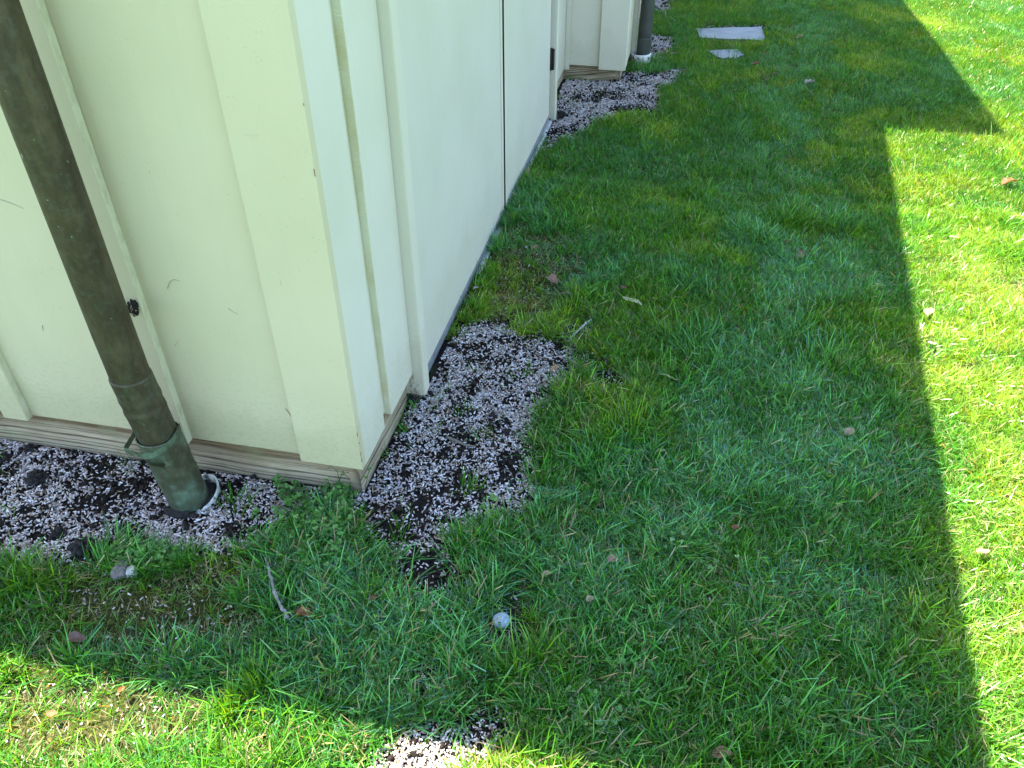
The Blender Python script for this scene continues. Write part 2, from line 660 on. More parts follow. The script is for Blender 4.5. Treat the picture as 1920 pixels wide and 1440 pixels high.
ZT = 2.05   # top of the siding on the low eave side
battens = [-1.163, -1.628, -2.09, -2.55, -3.01, -3.47]
edges = [-0.8105] + battens + [-3.9]
# left wall: siding sheets, meeting behind the battens
for i in range(len(edges) - 1):
    bx('siding_panel', edges[i + 1] + .001, edges[i] - .001 + (.02 if i == 0 else 0), 1.345, 1.357, .123, ZT, wob=.0006, seed=i)
for i, b_ in enumerate(battens):
    o = bx('batten', b_ - .036, b_ + .036, 1.3225, 1.3447, .1205, ZT, M_paint, wob=.0014, seed=i * 3 + 1)
    o.data.materials.append(M_rough)
    for p in o.data.polygons:
        if abs(p.normal.x) > .8: p.material_index = 1
# corner boards of the left wall
bx('corner_board', -.8145, -.651, 1.3200, 1.3447, .124, ZT, M_paint, wob=.0010, seed=5)
# right wall boards
bx('corner_board', -.6795, -.6535, 1.3455, 1.4925, .1165, 2.2, M_skylit_trim, wob=.0010, seed=8)
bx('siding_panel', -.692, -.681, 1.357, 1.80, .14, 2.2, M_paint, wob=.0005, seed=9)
o = bx('siding_board', -.6795, -.6555, 1.552, 1.7425, .109, 2.2, M_skylit_trim, wob=.0009, seed=12)
o.data.materials.append(M_sawn)
for p in o.data.polygons:
    if p.normal.y < -.8: p.material_index = 1
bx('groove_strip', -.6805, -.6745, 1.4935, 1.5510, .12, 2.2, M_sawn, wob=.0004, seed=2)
bx('edge_strip', -.6795, -.6590, 1.7400, 1.7472, .109, 2.2, M_skylit_trim, wob=.0008, seed=13)
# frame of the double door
bx('door_casing', -.700, -.6255, 1.7475, 1.7935, .026, 2.12, M_skylit_trim, bev=.005, wob=.0010, seed=3)
bx('door_stop', -.700, -.646, 1.7945, 1.8250, .030, 2.12, M_skylit_trim, bev=.006, wob=.0006, seed=4)
bx('door_casing', -.700, -.6300, 4.1660, 4.2150, -.01, 2.12, M_skylit_trim, bev=.005, wob=.0008, seed=6)
bx('door_jamb', -.700, -.668, 4.1400, 4.1650, .0, 2.12, M_dark, bev=0)
bx('door_backing', -.74, -.700, 1.76, 4.22, -.03, 2.12, M_dark, bev=0, wob=0)
# door leaves
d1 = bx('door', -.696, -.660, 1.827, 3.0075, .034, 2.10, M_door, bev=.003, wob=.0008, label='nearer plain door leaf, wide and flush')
bx('door_seal', -.70, -.6542, 3.0135, 3.0212, .03, 2.1, M_dark, bev=0, wob=0)  # black strip added to stand for the shade between the leaves
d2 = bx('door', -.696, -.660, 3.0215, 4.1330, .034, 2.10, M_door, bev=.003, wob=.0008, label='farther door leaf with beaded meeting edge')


def sub(name, par, x0, x1, y0, y1, z0, z1, mat, **kw):
    o = wobbly_box(name, x0, x1, y0, y1, z0, z1, mat, None, **kw)
    o.parent = par
    o.matrix_parent_inverse = Matrix.Translation(-B.location)
    return o


bpy.context.view_layer.update()
for d in (d1, d2):
    pass
def sub2(name, par, *a, **kw):
    o = wobbly_box(name, *a, None, **kw)
    o.parent = par
    o.matrix_parent_inverse = par.matrix_world.inverted()
    return o


sub2('edge_moulding', d2, -.6602, -.6535, 3.022, 3.052, .036, 2.09, M_skylit_trim, bev=.003, wob=.0004)
sub2('bead', d2, -.6602, -.6555, 3.062, 3.074, .036, 2.09, M_skylit_trim, bev=.002, wob=.0004)
sub2('bead', d2, -.6602, -.6570, 3.084, 3.090, .036, 2.09, M_skylit_trim, bev=.0015, wob=.0003)
sub2('edge_moulding', d1, -.6602, -.6565, 2.975, 3.003, .036, 2.09, M_skylit_trim, bev=.002, wob=.0003)
sub2('weatherstrip', d1, -.690, -.6545, 1.83, 3.004, .010, .0335, M_rubber, bev=.004, wob=.0012, step=.08)
sub2('weatherstrip', d2, -.690, -.6545, 3.05, 4.12, .010, .0335, M_rubber, bev=.004, wob=.0012, step=.08)
bx('threshold', -.70, -.638, 2.50, 2.985, -.03, .009, M_sill, bev=.006, wob=.002, step=.07)
bx('threshold', -.70, -.640, 3.06, 4.13, -.03, .009, M_sill, bev=.006, wob=.002, step=.07)
# hinge
hg = bx('hinge', -.668, -.652, 4.134, 4.1655, .262, .366, M_hinge, bev=.002, wob=0)
bm = bmesh.new()
for k in range(3):
    bmesh.ops.create_cone(bm, cap_ends=True, segments=12, radius1=.0075, radius2=.0075, depth=.032,
                          matrix=Matrix.Translation((-.647, 4.148, .280 + k * .0345)))
me = bpy.data.meshes.new('hinge_knuckle')
bm.to_mesh(me); bm.free()
kn = link('hinge_knuckle', me, M_hinge)
bpy.context.view_layer.update()
kn.parent = hg
kn.matrix_parent_inverse = hg.matrix_world.inverted()
# short stretch of wall beyond the door, then the wing that steps out
bx('siding_panel', -.700, -.684, 4.215, 4.86, .07, 2.6, M_skylit_trim, wob=.0005)
bx('inside_corner_board', -.684, -.657, 4.828, 4.850, .066, 3.2, M_skylit_trim, wob=.0006, seed=3)
bx('siding_panel', -.657, -.470, 4.851, 4.863, .088, 3.2, M_skylit_trim, wob=.0006, seed=7)
bx('corner_board', -.482, -.3270, 4.826, 4.8505, .078, 3.2, M_skylit_trim, wob=.0010, seed=15)
bx('corner_board', -.3535, -.3290, 4.8515, 4.9950, .074, 3.2, M_skylit_trim, wob=.0010, seed=17)
bx('siding_panel', -.368, -.356, 4.863, 9.5, .10, 3.2, M_paint, wob=.0004, seed=17)
o = bx('siding_board', -.3540, -.3300, 5.052, 5.29, .07, 3.2, M_paint, wob=.0010, seed=18)
o.data.materials.append(M_sawn)
for p in o.data.polygons:
    if p.normal.y < -.8: p.material_index = 1
bx('door_casing', -.3540, -.3020, 5.295, 5.345, .01, 3.0, M_skylit_trim, wob=.0006, seed=28)


# small chips where the paint has broken off the corner edge
for k, zc in enumerate((1.022, .898, .241, .214, .181, .158)):
    bx('paint_chip', -.6520, -.6503, 1.3193, 1.3203 + .0007 * (k % 2), zc - .003 - .004 * ((k * 5) % 3), zc + .002 + .002 * (k % 3), M_chipped, bev=.0004, wob=.0005, step=.003, seed=k)


# weathered foundation timbers: rows of raised grain
def timber(name, p0, p1, z0, z1, thick, out, slope=0.0, pitch=.0140, seed=1, label=None):
    """face runs from p0 to p1 (plan), outward normal 'out'"""
    p0 = np.array(p0); p1 = np.array(p1)
    L = np.linalg.norm(p1 - p0)
    nu, nv = int(min(260, max(30, L / .010))), 150
    u = np.linspace(0, 1, nu); v = np.linspace(0, 1, nv)
    U, V = np.meshgrid(u, v, indexing='ij')
    zz = z0 + V * (z1 - z0)
    s_ = U * L
    wav = (fbm(s_, zz * 0 + seed, 3.0, seed) - .5) * .022 + (fbm(s_, zz * 6, 9.0, seed + 2) - .5) * .004 + slope * s_
    ph = (zz + wav) / pitch + 1.3 * vnoise(s_ * 0 + seed, (zz + wav) * 1.0, 90, seed)
    rid = np.abs(((ph) % 1) - .5) * 2
    groove = np.clip((rid - .52) / .30, 0, 1)
    groove = groove * (0.45 + .55 * vnoise(s_, zz, 14, seed + 4))
    dep = -.0032 * groove + .0012 * (fbm(s_, zz, 40, seed + 5) - .5)
    px = p0[0] + (p1[0] - p0[0]) * U + out[0] * dep
    py = p0[1] + (p1[1] - p0[1]) * U + out[1] * dep
    front = np.stack([px.ravel(), py.ravel(), zz.ravel()], 1)
    idx = np.arange(nu * nv).reshape(nu, nv)
    f = np.stack([idx[:-1, :-1].ravel(), idx[1:, :-1].ravel(), idx[1:, 1:].ravel(), idx[:-1, 1:].ravel()], 1)
    n0 = len(front)
    bk = []
    for a in (0, 1):
        for b__ in (0, 1):
            q = p0 + (p1 - p0) * a
            bk.append((q[0] - out[0] * thick, q[1] - out[1] * thick, z0 if b__ == 0 else z1))
    allv = np.vstack([front, bk])
    me = bpy.data.meshes.new(name)
    A, Bc, Cc, D = n0, n0 + 1, n0 + 2, n0 + 3
    polys = [tuple(r) for r in f]
    polys += [tuple([A] + list(idx[0, :]) + [Bc]), tuple([Cc, D] + list(idx[-1, ::-1])),
              tuple([Bc] + list(idx[:, -1]) + [D]), tuple([A, Cc] + list(idx[::-1, 0])), (A, Bc, D, Cc)]
    me.from_pydata(allv.tolist(), [], polys)
    ga = me.attributes.new('groove', 'FLOAT', 'POINT')
    gv = np.concatenate([groove.ravel(), np.zeros(4)]).astype(np.float32)
    ga.data.foreach_set('value', gv)
    me.update()
    me.validate()
    bm = bmesh.new(); bm.from_mesh(me); bmesh.ops.recalc_face_normals(bm, faces=bm.faces); bm.to_mesh(me); bm.free()
    o = link(name, me, M_timber)
    o.parent = B
    o.matrix_parent_inverse = Matrix.Translation(-B.location)
    if label: o['label'] = label
    return o


timber('foundation_timber', (-3.9, 1.359), (-.683, 1.359), -.06, .140, .05, (0, -1), slope=.004, seed=1)
timber('foundation_timber', (-.6800, 1.3575), (-.6800, 1.742), -.06, .128, .03, (1, 0), slope=.05, pitch=.013, seed=4)
timber('foundation_timber', (-.695, 4.874), (-.357, 4.874), -.06, .105, .04, (0, -1), slope=-.16, pitch=.015, seed=8)
timber('foundation_timber', (-.3560, 4.872), (-.3560, 9.5), -.06, .10, .03, (1, 0), slope=.0, pitch=.012, seed=9)
timber('foundation_timber', (-.692, 4.216), (-.692, 4.87), -.06, .10, .03, (1, 0), slope=.0, pitch=.012, seed=10)


# inner core so no light leaks through the boards
bx('wall_core', -3.85, -.75, 1.38, 4.84, -.05, 2.0, M_dark, bev=0, wob=0)
bx('wall_core', -3.85, -.42, 4.885, 9.4, -.05, 3.1, M_dark, bev=0, wob=0)
bx('gable_wall', -.74, -.692, 1.40, 4.84, 2.125, 2.28, M_paint, bev=0, wob=0)


# roofs: the low one rises away from the camera, the far wing is higher
def slab(name, x0, x1, ya, za, yb, zb, t, mat):
    me = bpy.data.meshes.new(name)
    v = [(x0, ya, za - t), (x1, ya, za - t), (x1, yb, zb - t), (x0, yb, zb - t), (x0, ya, za), (x1, ya, za), (x1, yb, zb), (x0, yb, zb)]
    f = [(0, 3, 2, 1), (4, 5, 6, 7), (0, 1, 5, 4), (1, 2, 6, 5), (2, 3, 7, 6), (3, 0, 4, 7)]
    me.from_pydata(v, [], f)
    o = link(name, me, mat)
    o.parent = B
    o.matrix_parent_inverse = Matrix.Translation(-B.location)
    return o


slab('roof', -4.3, -.37, 1.065, 2.20, 4.85, 2.915, .13, M_roof)
slab('soffit', -4.28, -.39, 1.085, 2.07, 4.82, 2.775, .01, M_soffit)
slab('roof', -4.3, -.05, 4.835, 3.417, 9.8, 3.417, .14, M_roof)
slab('soffit', -4.28, -.07, 4.86, 3.272, 9.78, 3.272, .01, M_soffit)


# ------------------------------------------------------------------ downpipes
def tube_rings(name, rings, mat, seg=40, caps=False, smooth=True, wrinkle=0, seed=0, inner=None):
    """rings: list of (x,y,z,r,tiltx,tilty)"""
    r_ = np.random.default_rng(seed)
    ang = np.linspace(0, 2 * np.pi, seg, endpoint=False)
    vs = []
    for k, (x, y, z, r, tx, ty) in enumerate(rings):
        rr = r * (1 + wrinkle * (vnoise(np.cos(ang) * 2 + 5, np.sin(ang) * 2 + z * 12, 1.5, seed) - .5))
        cx, cy = rr * np.cos(ang), rr * np.sin(ang)
        vs.append(np.stack([x + cx, y + cy, z + tx * cx + ty * cy], 1))
    vs = np.vstack(vs)
    n = len(rings)
    f = []
    for k in range(n - 1):
        for j in range(seg):
            a = k * seg + j
            b_ = k * seg + (j + 1) % seg
            f.append((a, b_, b_ + seg, a + seg))
    me = bpy.data.meshes.new(name)
    me.from_pydata(vs.tolist(), [], f)
    o = link(name, me, mat, smooth=smooth)
    return o


def child(o, par):
    bpy.context.view_layer.update()
    o.parent = par
    o.matrix_parent_inverse = par.matrix_world.inverted()
    return o


DP = empty('downpipe', (-1.10, 1.245, 0))
tag(DP, 'brown and verdigris copper downpipe in front of the near wall', 'downpipe')


def axis_pt(z):
    # straight above .42, lower sleeve leans towards +x at the foot
    x, y = -1.134, 1.226
    if z < .44:
        t = (.44 - z) / .44
        x += .026 * t ** 1.2
        y += .018 * t
    return x, y


zs = [2.1 - i * .12 for i in range(14)] + [.405]
zs = sorted(set(round(z, 3) for z in zs if z > .4) | {.408}, reverse=True)
main = tube_rings('pipe', [(*axis_pt(z), z, .0430, 0, 0) for z in zs], M_cu, 48, wrinkle=.012, seed=2)
child(main, DP)
# middle sleeve with pressed creases
prof = [(.418, .0432), (.4165, .0452), (.412, .0458), (.405, .0458), (.375, .0456), (.362, .0462), (.355, .0474), (.348, .0464), (.338, .0454), (.331, .0446),
        (.326, .0466), (.318, .0472), (.310, .0462), (.30, .0458), (.27, .0458), (.235, .0455), (.205, .0450)]
child(tube_rings('pipe_sleeve', [(*axis_pt(z), z, r_, .02 * math.sin(z * 70), -.03) for z, r_ in prof], M_cu2, 56, wrinkle=.03, seed=6), DP)
prof = [(.236, .0480), (.2375, .0505), (.234, .0515), (.226, .0512), (.20, .0508), (.175, .0506), (.150, .0504), (.138, .0512), (.133, .0500), (.128, .0512), (.11, .0508), (.085, .0504),
        (.06, .0502), (.03, .0500), (.01, .0498), (-.03, .0495)]
rings = []
for z, r_ in prof:
    x, y = axis_pt(z)
    rings.append((x, y, z, r_, .04, -.02 - (.55 if .12 < z < .16 else 0)))
lower = tube_rings('pipe_shoe', rings, M_cu3, 56, wrinkle=.04, seed=9)
child(lower, DP)


def strip(name, pts, h, thick, mat):
    """a folded metal strap standing on edge: pts are (x,y,z) of its lower edge"""
    vs, f = [], []
    n = len(pts)
    for i, p in enumerate(pts):
        a = Vector(pts[max(0, i - 1)]); b_ = Vector(pts[min(n - 1, i + 1)])
        d = (b_ - a); d.z = 0; d.normalize()
        nrm = Vector((d.y, -d.x, 0)) * thick
        for dz in (0, h):
            vs.append((p[0], p[1], p[2] + dz)); vs.append((p[0] + nrm.x, p[1] + nrm.y, p[2] + dz))
    for i in range(n - 1):
        a = i * 4; b_ = a + 4
        f += [(a, b_, b_ + 2, a + 2), (a + 1, a + 3, b_ + 3, b_ + 1), (a, a + 1, b_ + 1, b_), (a + 2, b_ + 2, b_ + 3, a + 3)]
    f += [(0, 2, 3, 1), (4 * n - 4, 4 * n - 3, 4 * n - 1, 4 * n - 2)]
    me = bpy.data.meshes.new(name)
    me.from_pydata(vs, [], f)
    return link(name, me, mat)


st = strip('pipe_strap', [(-1.245, 1.340, .165), (-1.245, 1.338, .165), (-1.214, 1.216, .178), (-1.212, 1.212, .178), (-1.168, 1.196, .188), (-1.140, 1.186, .194), (-1.115, 1.184, .204), (-1.092, 1.194, .216),
                          (-1.078, 1.212, .226), (-1.073, 1.235, .234), (-1.078, 1.26, .238)], .0165, .0014, M_strap)
child(st, DP)

# drain socket near
DS = tube_rings('drain_socket', [(-1.098, 1.262, z, r_, .22, .26) for z, r_ in
                                 [(-.04, .0590), (-.01, .0592), (.006, .0600), (.0100, .0590), (.0110, .0570), (.0095, .0545), (.00, .0535), (-.04, .053)]], M_pvc, 48, wrinkle=.05, seed=4)
tag(DS, 'white plastic drain socket ring around the foot of the near copper downpipe', 'drain socket', 'white drain sockets under the downpipes')

DP2 = empty('downpipe', (-.25, 5.27, 0))
tag(DP2, 'dark grey green downpipe at the far wing, standing in a white socket', 'downpipe')
child(tube_rings('pipe', [(-.252, 5.275, z, .0415, 0, 0) for z in [3.2 - i * .2 for i in range(16)] + [.045]], M_farcu, 40, wrinkle=.03, seed=3), DP2)
child(tube_rings('pipe_sleeve', [(-.252, 5.275, z, r_, 0, 0) for z, r_ in [(.155, .042), (.154, .0435), (.15, .0438), (.04, .0438)]], M_farcu, 40, wrinkle=.03, seed=5), DP2)
D2 = tube_rings('drain_socket', [(-.268, 5.262, z, r_, .0, .0) for z, r_ in
                                 [(-.03, .062), (.04, .0625), (.045, .064), (.062, .0645), (.066, .063), (.066, .058), (.055, .0565), (.0, .0565)]], M_pvc, 40, wrinkle=.02, seed=6)
tag(D2, 'white plastic drain socket ring holding the far dark downpipe', 'drain socket', 'white drain sockets under the downpipes')


def blob(name, loc, size, mat, seed=0, sub_=3, rough=.25, flat=.8, freq=2.5):
    bm = bmesh.new()
    bmesh.ops.create_icosphere(bm, subdivisions=sub_, radius=1)
    from mathutils import noise as mn
    for v in bm.verts:
        p = v.co.copy()
        d = 1 + rough * mn.noise(p * freq * .5 + Vector((seed * 7.1, 0, 0))) + rough * .6 * mn.noise(p * freq * 1.6 + Vector((seed * 3.3, 5, 0)))
        if sub_ > 3: d += rough * .25 * mn.noise(p * freq * 5 + Vector((seed, 9, 2)))
        v.co = Vector((p.x * d * size[0], p.y * d * size[1], p.z * d * size[2] * flat))
    me = bpy.data.meshes.new(name)
    bm.to_mesh(me); bm.free()
    o = link(name, me, mat, smooth=sub_ > 3)
    o.location = loc
    return o


# soil filling the drain socket
sf = blob('drain_soil', (-1.085, 1.258, .002), (.046, .050, .022), M_soilring, 3, 4, .35, .8, 5)
sf2 = blob('soil_clod', (-1.108, 1.196, .004), (.042, .018, .012), M_soilring, 23, 4, .5, .8, 5)
tag(sf2, 'black soil piled against the front rim of the near drain socket', 'soil clod')
tag(sf, 'black wet soil heaped inside the near drain socket', 'soil')


# ------------------------------------------------------------------ pellets, husks, crumbs
def scatter(nmax, dens_fn, box):
    x = rng.uniform(box[0], box[1], nmax)
    y = rng.uniform(box[2], box[3], nmax)
    k = rng.random(nmax) < dens_fn(x, y)
    return x[k], y[k]


def blocked(x, y):
    b_ = (x < -.672) & (y > 1.362) & (y < 4.9)
    b_ |= (x < -.69) & (y > 1.352) & (y < 1.8)
    b_ |= (x < -.352) & (y > 4.87)
    b_ |= (x < -.643) & (y > 1.79) & (y < 4.22)
    b_ |= np.hypot(x + 1.108, y - 1.244) < .052
    b_ |= np.hypot(x + .268, y - 5.262) < .06
    return b_


def rot_mats(n, tilt):
    yaw = rng.uniform(0, 2 * np.pi, n)
    pt = rng.normal(0, tilt, n)
    rl = rng.uniform(0, 2 * np.pi, n)
    cy, sy = np.cos(yaw), np.sin(yaw)
    cp_, sp_ = np.cos(pt), np.sin(pt)
    cr, sr = np.cos(rl), np.sin(rl)
    Rz = np.zeros((n, 3, 3)); Rz[:, 0, 0] = cy; Rz[:, 0, 1] = -sy; Rz[:, 1, 0] = sy; Rz[:, 1, 1] = cy; Rz[:, 2, 2] = 1
    Ry = np.zeros((n, 3, 3)); Ry[:, 0, 0] = cp_; Ry[:, 0, 2] = sp_; Ry[:, 2, 0] = -sp_; Ry[:, 2, 2] = cp_; Ry[:, 1, 1] = 1
    Rx = np.zeros((n, 3, 3)); Rx[:, 0, 0] = 1; Rx[:, 1, 1] = cr; Rx[:, 1, 2] = -sr; Rx[:, 2, 1] = sr; Rx[:, 2, 2] = cr
    return Rz @ Ry @ Rx


def batch(name, tv, tf, x, y, z, scl, rots, cols, mat):
    n = len(x)
    V = tv[None] * scl[:, None, :]
    V = V + rng.normal(0, 1, V.shape) * (scl.min(axis=1)[:, None, None] * .07)
    V = np.einsum('nij,nvj->nvi', rots, V)
    V[:, :, 0] += x[:, None]; V[:, :, 1] += y[:, None]; V[:, :, 2] += z[:, None]
    Fc = (tf[None] + (np.arange(n) * len(tv))[:, None, None]).reshape(-1, 3)
    me = np_mesh(name, V.reshape(-1, 3), Fc)
    color_attr(me, np.repeat(cols, len(tv), axis=0))
    return link(name, me, mat)


def capsule(seg=6):
    a = np.linspace(0, 2 * np.pi, seg, endpoint=False)
    v = [(-1, 0, 0)]
    for xx, r_ in ((-.8, .78), (.8, .78)):
        v += [(xx, r_ * math.cos(t), r_ * math.sin(t)) for t in a]
    v.append((1, 0, 0))
    f = []
    for j in range(seg):
        k = (j + 1) % seg
        f.append((0, 1 + k, 1 + j))
        f += [(1 + j, 1 + k, 1 + seg + k), (1 + j, 1 + seg + k, 1 + seg + j)]
        f.append((1 + seg + j, 1 + seg + k, 2 * seg + 1))
    return np.array(v), np.array(f)


tv, tf = capsule()


def pellet_density(x, y):
    m_ = look(mask, x, y)
    s_ = look(soft, x, y)
    wd = look(wide, x, y)
    k = fbm(x, y, 16, 21)
    big = fbm(x, y, 3.2, 31)
    d = np.clip((k - .30) * 3.2, .16, .9) * np.clip((big - .2) * 3.0, .45, 1)
    # densest in the middle of the strips, soil shows more at the rims
    d = d * np.clip((s_ - .25) * 1.5, .04, 1)
    small = in_poly(x, y, PATCHES[2]) | in_poly(x, y, PATCHES[3]) | in_poly(x, y, PATCHES[4])
    d = np.where(small, d * .30, d)
    d = np.where(y > 3.8, d * .62, d)
    d = np.where(in_poly(x, y, PATCHES[9]) | in_poly(x, y, PATCHES[11]) | in_poly(x, y, PATCHES[12]) | in_poly(x, y, PATCHES[10]), 0, d)
    lit = in_poly(x, y, PATCHES[5])
    d = np.where(lit, np.clip(1.2 - (y - .66) * 7, .12, 1) * m_, d)
    # stray pellets in the grass around the patches
    stray = np.clip(wd * .2, 0, .06) * (vnoise(x, y, 12, 44) > .35)
    d = np.maximum(d, stray)
    return np.where(blocked(x, y), 0, d)


x, y = scatter(1500000, pellet_density, (-2.4, .8, .35, 7.2))
n = len(x)
deep = look(soft, x, y)
z = ground_z(x, y) + .0022 + rng.random(n) ** 2 * .007 * deep + rng.random(n) * .003
ln = rng.uniform(.0026, .0058, n)
wd_ = rng.uniform(.0017, .0027, n)
scl = np.stack([ln, wd_, wd_ * rng.uniform(.8, 1, n)], 1)
kind = rng.random(n)
base = np.array([.66, .58, .56])[None] * rng.choice([.5, .75, 1.0, 1.15, 1.4], (n, 1)) * rng.uniform(.92, 1.08, (n, 1))
base = np.where((kind < .2)[:, None], np.array([.48, .36, .27])[None] * rng.uniform(.6, 1.1, (n, 1)), base)
base = np.where((kind > .93)[:, None], np.array([.30, .26, .25])[None] * rng.uniform(.6, 1.1, (n, 1)), base)
o = batch('pellets', tv, tf, x, y, z, scl, rot_mats(n, .35), np.clip(base, 0, .85), M_pellet)
tag(o, 'pale lilac mineral pellets spilled over the black soil along the walls', 'pellets', kind='stuff')
print('PELLETS', n, flush=True)

# tan husks and slivers among them
x, y = scatter(260000, lambda a, b_: pellet_density(a, b_) * .55, (-2.4, .8, .35, 7.2))
n = len(x)
z = ground_z(x, y) + .004 + rng.random(n) * .008
scl = np.stack([rng.uniform(.003, .0075, n), rng.uniform(.0006, .0011, n), rng.uniform(.0004, .0008, n)], 1)
cols = np.array([.50, .36, .20])[None] * rng.uniform(.5, 1.25, (n, 1))
o = batch('husks', tv, tf, x, y, z, scl, rot_mats(n, .4), cols, M_pellet)
tag(o, 'tan husks and straw slivers lying among the pellets', 'husks', kind='stuff')

# soil crumbs
bm = bmesh.new()
bmesh.ops.create_icosphere(bm, subdivisions=1, radius=1)
iv = np.array([v.co[:] for v in bm.verts]); ifc = np.array([[v.index for v in f.verts] for f in bm.faces])
bm.free()


def crumb_density(x, y):
    m_ = look(soft, x, y)
    d = np.clip(m_ * 1.6, 0, 1) * (.5 + .5 * (fbm(x, y, 16, 21) < .5))
    d = np.maximum(d, look(wide, x, y) * .12)
    return np.where(blocked(x, y), 0, d)


x, y = scatter(190000, crumb_density, (-2.4, .8, .35, 7.2))
n = len(x)
r_ = .0012 + rng.random(n) ** 6 * .009
z = ground_z(x, y) + r_ * .35 + rng.random(n) * .009
scl = np.stack([r_ * rng.uniform(.8, 1.3, n), r_ * rng.uniform(.7, 1.1, n), r_ * rng.uniform(.5, .9, n)], 1)
cols = np.array([.022, .017, .014])[None] * rng.uniform(.35, 1.6, (n, 1))
iv2 = iv * 1.0
V_o = batch('soil_crumbs', iv2, ifc, x, y, z, scl, rot_mats(n, .6), cols, M_crumb)
tag(V_o, 'black soil crumbs between the pellets', 'soil', kind='stuff')
print('crumbs', n)

# bigger clods one can pick out
clods = [(70, 902, 17, 'round black soil clod on the pellets at the far left of the strip'),
         (110, 1006, 15, 'black soil clod on the pellets left of the largest clod'),
         (158, 1034, 23, 'largest black soil clod at the grass edge below the left strip'),
         (8, 862, 12, 'black soil clod at the extreme left end of the pellet strip'),
         (57, 843, 11, 'black soil clod close under the foundation timber at far left'),
         (228, 993, 10, 'small black soil clod on pellets left of the drain socket'),
         (434, 1000, 9, 'small black soil clod on pellets below right of the drain socket'),
         (840, 733, 9, 'black soil clod on the pellets beside the door casing foot'),
         (923, 777, 9, 'flat dark clod in the middle of the pellets right of the corner'),
         (1054, 218, 10, 'black soil clod beside the far door casing'),
         (1166, 212, 10, 'black soil clod at the grass edge of the far pellet patch'),
         (1118, 195, 7, 'small black clod in the middle of the far pellet patch'),
         (1025, 228, 7, 'small black clod at the foot of the far door casing'),
         (166, 872, 8, 'small black clod near the timber left of the copper downpipe'),
         (812, 775, 8, 'small black clod just below the door casing foot')]
for i, (a, b_, rp, lab) in enumerate(clods):
    gx_, gy_ = G(a, b_)
    r = rp * px_size(a, b_) * .82
    o = blob('soil_clod', (gx_, gy_, float(ground_z(gx_, gy_)) + r * .35), (r, r * .85, r), M_soilring, i, 4, .62, .8, 5)
    o.rotation_euler = (0, 0, i * 1.3)
    tag(o, lab, 'soil clod', 'soil clods lying on the pellets')

# ------------------------------------------------------------------ stones, slabs, cap
gx_, gy_ = G(231, 1076)
o = blob('stone', (gx_, gy_, .012), (.019, .024, .016), M_rock, 31, 4, .4, .9, 3)
tag(o, 'grey brown stone in the grass edge below the copper downpipe', 'stone')
gx_, gy_ = G(250, 1078)
o = blob('stone', (gx_, gy_, .012), (.013, .015, .012), M_white, 37, 4, .4, .9, 3)
tag(o, 'small white stone beside the grey brown stone', 'stone')


def slab_stone(poly, z0, h, label, seed):
    bm = bmesh.new()
    pts = []
    n = len(poly)
    for i in range(n):
        a, b_ = np.array(poly[i]), np.array(poly[(i + 1) % n])
        for t in np.linspace(0, 1, 7)[:-1]:
            p = a + (b_ - a) * t
            pts.append((p[0] + random.uniform(-.006, .006), p[1] + random.uniform(-.01, .01)))
    vs = [bm.verts.new((p[0], p[1], z0)) for p in pts]
    f = bm.faces.new(vs)
    r = bmesh.ops.extrude_face_region(bm, geom=[f])
    for v in r['geom']:
        if isinstance(v, bmesh.types.BMVert): v.co.z += h
    bmesh.ops.recalc_face_normals(bm, faces=bm.faces)
    me = bpy.data.meshes.new('paving_slab')
    bm.to_mesh(me); bm.free()
    o = link('paving_slab', me, M_slab)
    tag(o, label, 'paving slab', 'grey slabs sunk in the lawn')
    return o


mt, n_, b_ = mat_new('grey_slate')
v_ = mapping(n_, (1, 1, 1))
c_ = ramp(n_, noise(n_, 7, 6, v_), [(.3, (.075, .08, .083)), (.7, (.15, .155, .16))])
c_ = mixc(n_, ramp(n_, noise(n_, 10, 4, mapping(n_, (1, 3.5, 1))), [(.68, g3(0)), (.71, g3(.85))]), c_, (.06, .06, .065))
c_ = mixc(n_, ramp(n_, noise(n_, 60, 4, v_), [(.62, g3(0)), (.7, g3(.5))]), c_, (.2, .16, .12))
n_.links.new(c_, b_.inputs['Base Color'])
b_.inputs['Roughness'].default_value = .5
bump(n_, noise(n_, 12, 6, v_), .5, .01, b_)
M_slab = mt
slab_stone(SLAB_POLYS[0], -.03, .045, 'larger long grey slab sunk in the lawn, farther one', 1)
slab_stone(SLAB_POLYS[1], -.03, .043, 'smaller grey slab, nearer one, half grown over by grass', 2)

# round speckled cap in its hole
mt, n_, b_ = mat_new('speckled_blue_grey')
v_ = mapping(n_, (1, 1, 1))
c_ = ramp(n_, noise(n_, 140, 4, v_), [(.3, (.17, .25, .30)), (.6, (.33, .43, .48)), (.75, (.5, .58, .6))])
c_ = mixc(n_, ramp(n_, noise(n_, 230, 2, v_), [(.64, g3(0)), (.69, g3(1))]), c_, (.03, .03, .03))
n_.links.new(c_, b_.inputs['Base Color'])
b_.inputs['Roughness'].default_value = .55
bump(n_, noise(n_, 200, 3, v_), .4, .001, b_)
gx_, gy_ = G(940, 1161)
SPC = empty('sprinkler_cap', (gx_, gy_, 0))
tag(SPC, 'round speckled blue grey sprinkler cap sunk in a dark hole in the lawn', 'sprinkler')
gz = float(ground_z(gx_, gy_))
bm = bmesh.new()
bmesh.ops.create_uvsphere(bm, u_segments=32, v_segments=16, radius=.0205)
for v in bm.verts:
    v.co.z *= .62
    rr = math.hypot(v.co.x, v.co.y)
    if abs(rr - .012) < .002 and v.co.z > 0: v.co.z -= .0012
me = bpy.data.meshes.new('cap'); bm.to_mesh(me); bm.free()
o = link('cap', me, mt, smooth=True)
o.location = (gx_, gy_, gz + .012)
child(o, SPC)
